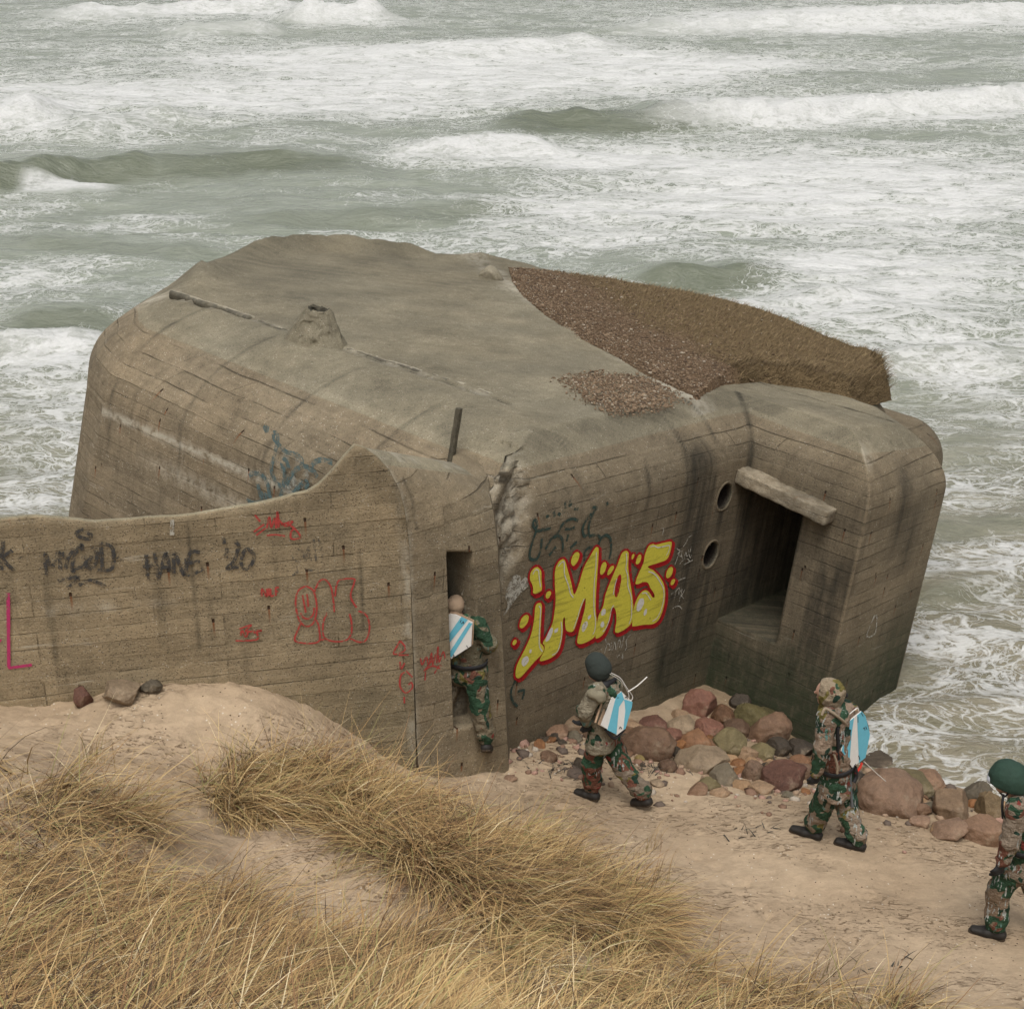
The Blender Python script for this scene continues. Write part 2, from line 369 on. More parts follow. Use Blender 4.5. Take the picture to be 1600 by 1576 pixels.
# ------------------------------------------------------------------ bunker frame (u along front, v along the left face, w up): it has heeled over
def frame(yaw, roll, tip, o):
    M = Matrix.Rotation(tip, 4, 'X') @ Matrix.Rotation(roll, 4, 'Y') @ Matrix.Rotation(yaw, 4, 'Z')
    # order chosen so that local axes are yawed first, then heeled
    M = Matrix.Rotation(tip, 4, 'X') @ Matrix.Rotation(roll, 4, 'Y') @ Matrix.Rotation(yaw, 4, 'Z')
    return Matrix.Translation(o) @ M
FB = None
def fit_frame(yaw, roll, tip, o):
    c, s = math.cos, math.sin
    Rz = np.array([[c(yaw), -s(yaw), 0], [s(yaw), c(yaw), 0], [0, 0, 1]])
    Ry = np.array([[c(roll), 0, s(roll)], [0, 1, 0], [-s(roll), 0, c(roll)]])
    Rx = np.array([[1, 0, 0], [0, c(tip), -s(tip)], [0, s(tip), c(tip)]])
    R_ = Rx @ Ry @ Rz
    return R_, np.array(o, float)
BR, BO = fit_frame(.848, .13, -.067, (-.405, 12.266, 0))
def to_w(L): return np.asarray(L) @ BR.T + BO
def to_l(W): return (np.asarray(W) - BO) @ BR
BM = Matrix([[*BR[0], BO[0]], [*BR[1], BO[1]], [*BR[2], BO[2]], [0, 0, 0, 1]])
def px_local(px, axis, val):
    """pixel -> point of the plane local[axis] = val, in bunker coordinates"""
    r = BR.T @ ray(*px); c = BR.T @ (CAM - BO); return c + (val - c[axis]) / r[axis] * r

HR = 4.5
L1, DV, WD = 3.99, 1.55, 2.11
UA = -.6
# footprint, walked with the solid on the left (counter-clockwise); each vertex starts an edge: (u, v, inset, curve height, lean)
def arc(cx, cy, r, a0, a1, n, *e):
    return [(cx + r * math.cos(math.radians(a)), cy + r * math.sin(math.radians(a)), *e) for a in np.linspace(a0, a1, n)]
EB = (.62, .6, 0.0); EA = (1.35, 1.1, .03); EDL = (.45, .7, 0.0); EDF = (.62, .85, .0); EE = (.7, .8, .0); ER = (.7, .6, .05); EL = (1.2, 1.1, .10)
foot = [(UA, 0, *EB), (L1, 0, *EDL)]
foot += [(L1, -DV, *EDF)]
foot += [(L1 + WD - .12, -DV, *EE), (L1 + WD + .02, -DV + .16, *EE), (6.75, -.65, *EE), (7.55, .0, *ER), (8.15, .7, *ER), (8.4, 1.4, *ER), (8.5, 3.2, *ER), (8.2, 5.4, *ER), (7.3, 7.2, *ER), (6.2, 8.2, *ER), (5.0, 8.9, *ER), (3.6, 8.9, *ER), (2.3, 8.45, *ER), (1.5, 8.05, *EL)]
foot += [(.75, 7.75, *EL), (.1, 7.25, *EL), (-.35, 6.6, *EL), (UA, 5.9, *EA)]
foot = np.array(foot)

def offset_poly(P, d):
    """P n x 2 ccw; d per edge inward distance -> new vertices"""
    n = len(P); out = np.zeros((n, 2))
    e = np.roll(P, -1, 0) - P; e /= np.linalg.norm(e, axis=1)[:, None]
    nr = np.stack([-e[:, 1], e[:, 0]], 1)   # inward normal for ccw
    for i in range(n):
        a, b_ = nr[i - 1], nr[i]; da, db = d[i - 1], d[i]
        det = a[0] * b_[1] - a[1] * b_[0]
        if abs(det) < .12: out[i] = P[i] + (a + b_) / np.linalg.norm(a + b_) * (da + db) / 2
        else:
            ra = P[i] @ a + da; rb = P[i] @ b_ + db
            out[i] = np.array([ra * b_[1] - rb * a[1], a[0] * rb - b_[0] * ra]) / det
    return out

def build_bunker():
    P = foot[:, :2]; Rin, Hcv, lean = foot[:, 2], foot[:, 3], foot[:, 4]
    n = len(P)
    # sample parameters on each edge
    par, eid = [], []
    for i in range(n):
        L = np.linalg.norm(P[(i + 1) % n] - P[i])
        vis = i in (0, 1, 2, n - 1, n - 2, n - 3, n - 4, n - 5)
        k = max(1, int(L / (.035 if vis else .12)))
        t = np.arange(k) / k
        if i == 1:   # embrasure edges
            marks = [.004, .008, .80, .806]
            t = np.array(sorted(set([x for x in t if min(abs(x * L - m_) for m_ in marks) > .012] + [m_ / L for m_ in marks])))
        par += list(t); eid += [i] * len(t)
    par = np.array(par); eid = np.array(eid); N = len(par)
    rows = list(np.arange(-1.2, 3.3, .045)) + [1.846, 1.852]
    rows = [r for r in rows if abs(r - 1.85) > .02 or r in (1.846, 1.852)]
    rows = sorted(rows)
    V = []; W0 = []
    HV = (Hcv + np.roll(Hcv, 1)) / 2; 
    for w_ in rows:
        Q = offset_poly(P, -lean * np.maximum(3.3 - w_, 0))
        A = Q[eid] * (1 - par[:, None]) + Q[(eid + 1) % n] * par[:, None]
        V.append(np.c_[A, np.full(N, w_)])
    wcv = HR - HV; hc = wcv[eid] * (1 - par) + wcv[(eid + 1) % n] * par
    hh = HR - hc
    for k in range(1, 13):
        f = k / 13; V.append(np.c_[V[len(rows) - 1][:, :2], 3.3 + (np.maximum(hc, 3.31) - 3.3) * f])
    hc = np.maximum(hc, 3.31)
    AM = math.radians(66)
    for k in range(0, 25):
        a = k / 24 * AM
        Q = offset_poly(P, Rin * (1 - math.cos(a)) / (1 - math.cos(AM)))
        A = Q[eid] * (1 - par[:, None]) + Q[(eid + 1) % n] * par[:, None]
        V.append(np.c_[A, hc + (HR - hc) * math.sin(a) / math.sin(AM)])
    top = V[-1]; C = np.array([5.0, 3.3])
    for k in range(1, 70):
        f = 1 - k / 69; f = max(f, .002)
        V.append(np.c_[C + (top[:, :2] - C) * f, np.full(N, HR)])
    V = np.array(V); R_, N_ = V.shape[:2]
    rowi = np.arange(R_)[:, None] * np.ones((1, N_)); rwall = len(rows) + 12
    u, v_, w_ = V[..., 0].copy(), V[..., 1].copy(), V[..., 2].copy()
    # ---- roof relief: broken raised rim along the rear
    rimp = [(1.0, 6.3), (1.35, 6.85), (1.75, 7.25), (2.3, 7.35), (2.75, 7.75), (3.4, 8.2), (4.4, 8.2), (5.0, 7.95), (5.7, 7.4), (6.0, 7.0), (6.6, 6.75), (7.2, 6.0)]
    rimh = [.0, .08, .22, .02, .06, .16, .20, .20, .17, .06, .12, .03]
    bumpv = np.zeros_like(u)
    for (pa, pb, ha, hb) in zip(rimp[:-1], rimp[1:], rimh[:-1], rimh[1:]):
        pa, pb = np.array(pa), np.array(pb); d_ = pb - pa; L_ = d_ @ d_
        t_ = np.clip(((u - pa[0]) * d_[0] + (v_ - pa[1]) * d_[1]) / L_, 0, 1)
        ds_ = np.hypot(u - pa[0] - t_ * d_[0], v_ - pa[1] - t_ * d_[1])
        bumpv = np.maximum(bumpv, (ha + (hb - ha) * t_) * np.clip(1 - ds_ / .40, 0, 1) ** 1.15)
    bumpv = bumpv * (1 + .25 * fbm(P3(u * 2.5, v_ * 2.5, 5.), 3))
    ws = sstep(3.6, 4.45, w_); w_ = w_ + bumpv * ws
    w_ -= sstep(3.1, 4.4, V[..., 2]) * (.17 * sstep(3.6, 6.0, u) * sstep(3.0, .5, v_) + .25 * sstep(6.0, 6.6, u) * sstep(.6, -.6, v_))
    # roof very slightly dished, with shallow relief
    onroof = (rowi >= rwall + 24)
    w_ += np.where((rowi == rwall + 24) | (rowi == rwall + 23), .02 * fbm(P3(u * 5, v_ * 5, 6.), 3) - .025 * np.clip(fbm(P3(u * 2.3, v_ * 2.3, 16.), 2) * 2 - .3, 0, 1), 0)
    w_ += onroof * (.03 * fbm(P3(u * .5, v_ * .5, 1.)) + .012 * fbm(P3(u * 3, v_ * 3, 2.)))
    # long crack near the left edge of the roof: the lip stands a little proud
    pl0, pl1 = np.array([.70, 6.4]), np.array([1.25, 1.35])
    dd = pl1 - pl0; Lp = np.linalg.norm(dd); dd /= Lp
    s_ = (u - pl0[0]) * dd[0] + (v_ - pl0[1]) * dd[1]; q_ = (u - pl0[0]) * (-dd[1]) + (v_ - pl0[1]) * dd[0]
    q_ = q_ + .05 * fbm(P3(s_ * 1.3, 0, 4.)) + .015 * fbm(P3(s_ * 9, 0, 4.))
    inside = sstep(-.1, .1, s_) * sstep(Lp + .1, Lp - .1, s_)
    lip = np.exp(-((q_ + .10) / .07) ** 2) * .035 * sstep(-.9, .5, .6 + fbm(P3(s_ * .8, 3, 1.)))
    crk = np.exp(-(q_ / .022) ** 2)
    w_ += inside * ws * (-.05 * crk)
    w_ += inside * ws * (.05 * sstep(.0, .03, -q_) * sstep(-.45, -.02, q_) * 0)
    # ---- surface normal direction in plan (outward) for wall displacement
    e = np.roll(P, -1, 0) - P; e /= np.linalg.norm(e, axis=1)[:, None]; outn = np.stack([e[:, 1], -e[:, 0]], 1)[eid]
    dsp = np.zeros_like(u)
    wall = (rowi < rwall + 24)
    rough_ = fbm(P3(u * 2.2 + 5, v_ * 2.2 + w_ * 1.1, w_ * 2.2), 4)
    topw = sstep(3.3, 4.2, w_)
    dsp += wall * topw * (.02 * rough_ + .008 * fbm(P3(u * 14, v_ * 14, w_ * 14), 3))
    # spalled broken corner between the two faces
    isB = (eid == 0)[None, :] & (u < 1.3); isA = (eid == n - 1)[None, :]
    edge_noise = .22 * fbm(P3(u * 3 + v_ * 3, w_ * 3, 9.), 3)
    spB = isB * sstep(.10, -.06, (u - UA) + edge_noise - np.clip(.80 - (4.2 - w_) * .36, .1, .84)) * sstep(1.6, 2.4, w_)
    rub = fbm(P3(u * 6, v_ * 6, w_ * 6), 4); rub2 = np.abs(fbm(P3(u * 12, v_ * 12, w_ * 12), 3))
    dsp -= spB * (.05 + .16 * np.abs(rub) + .10 * rub2 + .06 * np.abs(fbm(P3(u * 26, v_ * 26, w_ * 26), 2)))
    spA = isA * sstep(1.03, .99, v_ ) * sstep(2.0, 2.4, w_) * sstep(4.44, 4.36, w_)
    dsp -= spA * (.13 + .12 * rub + .05 * rub2)
    # crumbled patch at the top of the front wall
    # round pipe holes in the front wall, each with a rusted rim
    hole = np.zeros_like(u)
    for hu, hw in ((3.60, 3.47), (3.54, 2.77)):
        rr = np.hypot((u - hu) * 1.0, w_ - hw) + .012 * fbm(P3(u * 8, w_ * 8, 3.))
        hole = np.maximum(hole, sstep(.15, .135, rr))
    holeB = hole * (eid == 0)[None, :] * wall
    dsp -= holeB * .0
    u += dsp * outn[None, :, 0]; v_ += dsp * outn[None, :, 1]
    # deep embrasure in the return wall
    s2 = -V[..., 1]
    emb = (eid == 1)[None, :] & (s2 > .005) & (s2 < .803) & (V[..., 2] > 1.85) & (V[..., 2] < 3.52)
    u = np.where(emb, V[..., 0] + 2.4, u)
    Vn = np.stack([u, v_, w_], -1)
    # ---- stains: r dark, painted shade included, g algae, b pale
    st = np.zeros((R_, N_, 3)); pl = np.zeros((R_, N_))
    pl += sstep(4.46, 4.2, V[..., 2]) * (rowi < rwall + 16)
    oB = (eid == 0)[None, :] & wall; oDL = (eid == 1)[None, :] & wall; oDF = (eid == 2)[None, :] & wall; oA = isA & wall
    uu, vv, ww = V[..., 0], V[..., 1], V[..., 2]
    g = lambda x, c, s: np.exp(-((x - c) / s) ** 2)
    nz = .5 + .9 * fbm(P3(uu * 2, vv * 2, ww * .6), 3)
    dk = oB * (1.5 * g(uu, 3.02, .22) * sstep(4.35, 3.9, ww) * sstep(.9, 1.8, ww) + .9 * g(uu, 3.45, .3) * sstep(2.75, 2.3, ww) * sstep(1.3, 1.9, ww) + .32 * sstep(2.4, 3.2, uu) * sstep(4.2, 3.2, ww) + .20 + .25 * g(uu, 2.0, .25) * sstep(3.2, 2.2, ww))
    dk += oB * .5 * g(uu, -.35, .18) * sstep(3.9, 3.2, ww)  # darkens the wall along the gap beside the doorway block
    brk = lambda a, o_: np.clip(.5 + 1.8 * fbm(P3(a * 2.2, o_, 8.), 3), 0, 1)
    for c_, wd_, o_ in ((5.75, .03, 1.), (4.45, .025, 2.), (3.05, .03, 3.), (1.75, .022, 4.)):
        dk += oA * g(v_ + .05 * fbm(P3(w_ * 3, c_, 1.), 2), c_, wd_) * sstep(2.6, 3.2, ww) * brk(ww, o_) * .9
    for c_, o_ in ((.95, 5.), (2.05, 6.), (2.75, 7.), (3.35, 9.)):
        dk += oB * g(u + .05 * fbm(P3(w_ * 3, c_, 2.), 2), c_, .026) * sstep(3.0, 3.7, ww) * brk(ww, o_) * .9
    el_ = np.where(eid == 0, (1 - par) * np.linalg.norm(P[1] - P[0]), np.where(eid == 1, par * DV, 9.))[None, :]
    dk += wall * np.exp(-(el_ / .045) ** 2) * sstep(2.9, 3.4, ww) * .8  # crease shade painted as a dark line to mark the inner corner
    dk += oDL * (.35 + 1.5 * g(vv, -1.42, .28) * sstep(3.3, 2.4, ww) * sstep(.7, 1.3, ww) + 1.0 * sstep(1.8, 1.1, ww) * g(vv, -1.2, .5) + .25 * sstep(4.3, 3.6, ww) + .55 * g(ww, 1.5, .3) * sstep(-.6, -1.1, vv))
    dk += oDF * (.12 + .75 * g(uu, 4.9, .16) * sstep(4.3, 3.9, ww) * sstep(2.9, 3.4, ww) + .6 * g(uu, 5.3, .2) * sstep(3.9, 3.4, ww) * sstep(2.5, 3.0, ww) + .45 * sstep(4.8, 6.0, uu) * sstep(3, 2, ww) + .8 * g(uu, 4.1, .14) * sstep(2.4, 1.4, ww))
    dk += (emb | np.roll(emb, 1, 1) | np.roll(emb, -1, 1) | np.roll(emb, 1, 0) | np.roll(emb, -1, 0)) * 1.5  # embrasure interior and rim darkened in colour, painted shade
    wet = np.zeros_like(dk)
    zw = Vn @ BR.T[:, 2] + 0 if False else (Vn @ BR.T)[..., 2]
    dk += oDL * sstep(2.0, .9, ww) * .75 + oDF * sstep(1.5, .5, ww) * .5
    wet += (oDL | oDF) * sstep(1.7, .5, zw + .35 * fbm(P3(uu * 1.2, vv * 1.2, 4.), 3)) * 1.0
    wet += oB * sstep(1.7, .9, zw) * .35 + oB * .3 * nz * sstep(2.4, 3.4, uu) * sstep(3, 1.6, ww)
    dk += (oDL | oDF) * sstep(.9, .1, zw) * .6
    pale = np.zeros_like(dk)
    pale += oA * g(ww + .035 * (vv - 3) , 3.42, .05) * sstep(1.8, 3.0, vv) * .9 + oA * g(ww, 3.0, .09) * sstep(2.4, 3.2, vv) * sstep(5.4, 4.4, vv) * .5
    pale += spB * .55
    pale += (eid == 2)[None, :] * wall * g(uu, 4.05, .25) * g(ww, 4.32, .12) * .8
    # roof: dark weathering in broad bands, pale sand along the gravel edge
    rf = rowi >= rwall + 18
    dk += rf * 1.25 * np.clip(.26 + .60 * fbm(P3(u * .55, v_ * 1.5, 3.), 4) + .35 * sstep(4.3, 7.5, v_) * sstep(1.2, 2.2, u), 0, 1) * .62
    lined = np.abs((u - 3.5) * .9 - (v_ - .55) * .43) * .99
    pale += rf * sstep(.30, .0, lined + .16 * fbm(P3(u * 2, v_ * 2, 1.), 3)) * .8 * (u < 6.6)
    pale += rf * g(v_, .95, .28) * sstep(1.6, 3.0, u) * sstep(4.2, 3.8, u) * .75 * sstep(-.1, .2, fbm(P3(u * 3, v_ * 5, 2.), 3))
    pale += rf * sstep(.10, .0, np.abs(q_)) * inside * .7 * sstep(-.3, .1, fbm(P3(u * 3, v_ * 3, 7.), 3))
    pale += g(u, .75, .22) * g(v_, 6.9, .28) * sstep(3.9, 4.3, w_) * 1.0
    dk += (crk * inside * ws) * 1.0
    dk += oB * np.maximum(g(uu, 3.60, .05) * sstep(3.42, 3.36, ww) * sstep(2.9, 3.2, ww), g(uu, 3.54, .05) * sstep(2.7, 2.64, ww) * sstep(1.9, 2.5, ww)) * .5
    st[..., 0] = np.clip(dk, 0, 1); st[..., 1] = np.clip(wet, 0, 1); st[..., 2] = np.clip(pale, 0, 1)
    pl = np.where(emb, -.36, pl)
    F_ = grid_faces(R_, N_, wrap=True)
    fc = V.reshape(-1, 3)[F_].mean(1); eF = np.broadcast_to(eid[None, :], u.shape).ravel()[F_[:, 0]]
    cutF = (eF == 0) & (np.minimum(np.hypot(fc[:, 0] - 3.60, fc[:, 2] - 3.47), np.hypot(fc[:, 0] - 3.54, fc[:, 2] - 2.77)) < .155) & (F_[:, 0] < (rwall + 20) * N_)
    F_ = F_[~cutF]
    root = empty('bunker', to_w((3.5, 3.5, 0)))
    root['label'] = 'huge heeled-over concrete bunker with rounded edges standing in the surf'; root['category'] = 'bunker'
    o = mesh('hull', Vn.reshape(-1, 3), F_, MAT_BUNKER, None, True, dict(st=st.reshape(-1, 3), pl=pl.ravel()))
    o.parent = root; o.matrix_parent_inverse = Matrix.Translation(-root.location); o.matrix_basis = BM
    return root
BUNKER = build_bunker()

def under(o, root, M=None):
    o.parent = root; o.matrix_parent_inverse = root.matrix_basis.inverted() if root.matrix_basis else Matrix()
    o.matrix_parent_inverse = Matrix.Translation(-Vector(root.location))
    if M is not None: o.matrix_basis = M
    return o

def box_lumpy(c, sz, n=10, amp=.02, fr=3., seed=0., rnd=.12):
    """a worn block: subdivided box with rounded, chipped edges"""
    V, F_ = [], []; base = 0
    k = [max(2, int(n * s_ / max(sz)) + 1) for s_ in sz]
    for ax in range(3):
        a, b_ = (ax + 1) % 3, (ax + 2) % 3
        ga, gb = np.meshgrid(np.linspace(-1, 1, k[a] + 1), np.linspace(-1, 1, k[b_] + 1), indexing='ij')
        for sgn in (-1, 1):
            p = np.zeros(ga.shape + (3,)); p[..., ax] = sgn; p[..., a] = ga; p[..., b_] = gb
            f = grid_faces(*ga.shape) + base
            if sgn > 0: f = f  # orientation fixed below
            if sgn < 0: f = f[:, ::-1]
            V.append(p.reshape(-1, 3)); F_.append(f); base += ga.size
    V = np.concatenate(V); F_ = np.concatenate(F_)[:, ::-1]
    hs = np.array(sz) / 2; r = rnd * min(sz)
    q = V * hs; inner = np.clip(q, -(hs - r), hs - r); d = q - inner; ln = np.linalg.norm(d, axis=1)[:, None] + 1e-9
    q = inner + d / ln * np.minimum(ln, r) 
    nrm = d / ln
    q = q + nrm * (amp * fbm(q * fr + seed, 4))[:, None]
    # weld seams
    key = np.round(V * 1e4).astype(int); _, idx, inv = np.unique(key, axis=0, return_index=True, return_inverse=True)
    return q[idx] + np.array(c), inv.ravel()[F_]

# lintel ledge over the embrasure
def ledge():
    a = px_local((1160, 736), 0, L1); b_ = px_local((1306, 805), 0, L1)
    cv = (a[1] + b_[1]) / 2; cw = (a[2] + b_[2]) / 2
    ln = math.hypot(a[1] - b_[1], a[2] - b_[2]); ang = math.atan2(a[2] - b_[2], a[1] - b_[1])
    V, F_ = box_lumpy((0, 0, 0), (.34, ln, .17), 60, .035, 5, 3, .12)
    ca, sa = math.cos(ang), math.sin(ang)
    V2 = np.c_[V[:, 0] + L1 - .06, cv + V[:, 1] * ca - V[:, 2] * sa, cw + V[:, 1] * sa + V[:, 2] * ca]
    st = np.zeros((len(V2), 3)); st[:, 2] = .25; st[:, 0] = np.clip(.3 + 1.2 * fbm(V * 3, 3), 0, .8); pl = np.full(len(V2), .6)
    under(mesh('lintel', V2, F_, MAT_BUNKER, None, True, dict(st=st, pl=pl)), BUNKER, BM)
ledge()
def rear_block():
    # the next rounded bay of the casemate, showing beyond the seaward block
    a = px_local((1428, 655), 2, 3.75)
    V, F_ = box_lumpy((a[0] + .12, a[1] + .62, 1.30), (1.75, 1.9, 4.7), 60, .012, 2, 5, .34)
    st = np.zeros((len(V), 3)); st[:, 0] = .35 + .3 * (V[:, 2] < 3); pl = sstep(4.05, 3.6, V[:, 2])
    under(mesh('rear_bay', V, F_, MAT_BUNKER, None, True, dict(st=st, pl=pl)), BUNKER, BM)
rear_block()
def pipe_holes():
    a = np.linspace(0, 2 * math.pi, 40, endpoint=False)
    for q, (hu, hw) in enumerate(((3.60, 3.47), (3.54, 2.77))):
        V = []
        for r, y in ((.192, .012), (.182, -.007), (.160, -.008), (.147, .006), (.14, .12), (.135, .34), (.0001, .345)):
            rr = r * (1 + (.05 if r > .14 else .02) * fbm(np.stack([np.cos(a) * 2, np.sin(a) * 2, 0 * a + q], -1), 3))
            V.append(np.stack([hu + rr * np.cos(a) * .93, 0 * a + y, hw + rr * np.sin(a)], -1))
        V = np.array(V); st = np.zeros((V.size // 3, 3)); st[:, 0] = np.repeat([.3, .35, .5, .8, 1, 1, 1], 40); pl = np.repeat([.8, .8, .5, -.3, -.8, -1, -1], 40)  # inside of the hole painted near black in place of its shade
        o = under(mesh('pipe_hole', V.reshape(-1, 3), grid_faces(7, 40, wrap=True), MAT_BUNKER, None, True, dict(st=st, pl=pl)), BUNKER, BM)
        o['label'] = ('upper', 'lower')[q] + ' round pipe hole beside the embrasure'
pipe_holes()
def roof_crack():
    # lifted lip of the render along the long crack near the left edge of the roof
    for q, (a, b2, hgt) in enumerate((((268, 458), (395, 500), .05), ((395, 498), (455, 520), .03), ((543, 546), (660, 583), .035), ((655, 580), (772, 619), .03))):
        A, B = px_local(a, 2, 4.47), px_local(b2, 2, 4.47); ln = np.hypot(*(B - A)[:2]); ang = math.atan2(B[1] - A[1], B[0] - A[0]); c = (A + B) / 2
        V, F_ = box_lumpy((0, 0, 0), (ln, .10, hgt * 2.2), int(ln / .03), .016, 9, q * 3.1, .3)
        V[:, 1] += .05 * fbm(P3(V[:, 0] * 2.5, 0 * V[:, 0], q * 5.), 3)
        V2 = np.c_[c[0] + V[:, 0] * math.cos(ang) - V[:, 1] * math.sin(ang), c[1] + V[:, 0] * math.sin(ang) + V[:, 1] * math.cos(ang), c[2] + V[:, 2] - .01 + .0 * V[:, 0]]
        st = np.zeros((len(V2), 3)); st[:, 2] = .5 * (V[:, 2] > 0); st[:, 0] = .9 * (V[:, 1] < -.02)
        under(mesh('lifted_lip', V2, F_, MAT_BUNKER, None, True, dict(st=st, pl=np.zeros(len(V2)))), BUNKER, BM)
roof_crack()
def slab_edge():
    A = px_local((719, 636), 1, .93); B = px_local((705, 724), 1, .93); c = (A + B) / 2; d = B - A; ln = np.linalg.norm(d[[0, 2]]); ang = math.atan2(-d[0], -d[2])
    V, F_ = box_lumpy((0, 0, 0), (.05, .055, ln * .96), 40, .008, 8, 2, .1)
    V2 = np.c_[c[0] + V[:, 0] * math.cos(ang) + V[:, 2] * math.sin(ang), c[1] + V[:, 1] + .01, c[2] + V[:, 2] * math.cos(ang) - V[:, 0] * math.sin(ang)]
    st = np.zeros((len(V2), 3)); st[:, 0] = .95
    under(mesh('slab_edge', V2, F_, MAT_BUNKER, None, True, dict(st=st, pl=np.zeros(len(V2)))), BUNKER, BM)
slab_edge()
# pipe-like stump of broken concrete on the roof edge
def lump(name, c, sz, seed, hole=False, n=56, parent=None, mat=MAT_BUNKER, M=None, hollow=.0):
    th, ph = np.meshgrid(np.linspace(0, math.pi, n // 2), np.linspace(0, 2 * math.pi, n, endpoint=False), indexing='ij')
    d = np.stack([np.sin(th) * np.cos(ph), np.sin(th) * np.sin(ph), np.cos(th)], -1)
    r = 1 + .22 * fbm(d * 1.4 + seed, 3) + .08 * fbm(d * 5 + seed, 3)
    p = d * r[..., None]
    for k in range(7):
        rr = np.random.default_rng(int(seed * 10) + k); nn = rr.normal(size=3); nn /= np.linalg.norm(nn); o_ = rr.uniform(.62, .9)
        dist = p @ nn - o_; p = p - np.where(dist > 0, dist * .85, 0)[..., None] * nn
    p = p * np.array(sz) + np.array(c)
    F_ = grid_faces(*th.shape, wrap=True)
    V = p.reshape(-1, 3)
    st = np.zeros((len(V), 3)); st[:, 2] = .25; st[:, 0] = .25
    o = mesh(name, V, F_[:, ::-1], mat, None, True, dict(st=st, pl=np.zeros(len(V))))
    return o
def stump():
    # a cone-shaped lump with a rusty hollow at its top
    n, m_ = 64, 26
    ph = np.linspace(0, 2 * math.pi, n, endpoint=False)
    base = px_local((492, 548), 2, 4.36); 
    prof = [(.52, -.28), (.50, -.12), (.43, .05), (.33, .22), (.24, .36), (.17, .46), (.14, .49), (.10, .47), (.08, .38), (.06, .30), (.0, .28)]
    V = []
    for i, (r, z) in enumerate(prof):
        rr = r * (1 + (.0 if i > 8 else .16) * fbm(np.stack([np.cos(ph) * 1.6, np.sin(ph) * 1.6, np.full(n, z * 4)], -1), 3))
        sx = 1.0; zz = z + (.03 * fbm(np.stack([np.cos(ph) * 3, np.sin(ph) * 3, np.full(n, 2.)], -1), 2) if 3 < i < 8 else 0)
        V.append(np.stack([base[0] + rr * np.cos(ph) * .85, base[1] + rr * np.sin(ph) * 1.0, base[2] + zz + 0 * ph], -1))
    V = np.array(V); V2 = []
    for i in range(len(V) - 1):
        for f in np.linspace(0, 1, 5, endpoint=False): V2.append(V[i] * (1 - f) + V[i + 1] * f)
    V2.append(V[-1]); V = np.array(V2); V += (.075 * fbm(V * 4.5, 4) + .03 * fbm(V * 18, 3))[..., None] * np.array([1, 1, .6])
    F_ = grid_faces(V.shape[0], n, wrap=True)
    st = np.zeros((V.size // 3, 3)); st[:, 0] = .15; st[-n * 20:, 0] = 1
    o = under(mesh('broken_stump', V.reshape(-1, 3), F_, MAT_BUNKER, None, True, dict(st=st, pl=np.zeros(len(st)))), BUNKER, BM)
    o['label'] = 'cone-shaped lump of broken concrete with a rusty hollow at its tip'
stump()
b_ = px_local((768, 432), 2, 4.52)
o = under(lump('concrete_lump', b_, (.17, .2, .16), 3.3), BUNKER, BM); o['label'] = 'small crumbled lump on the far edge of the roof'

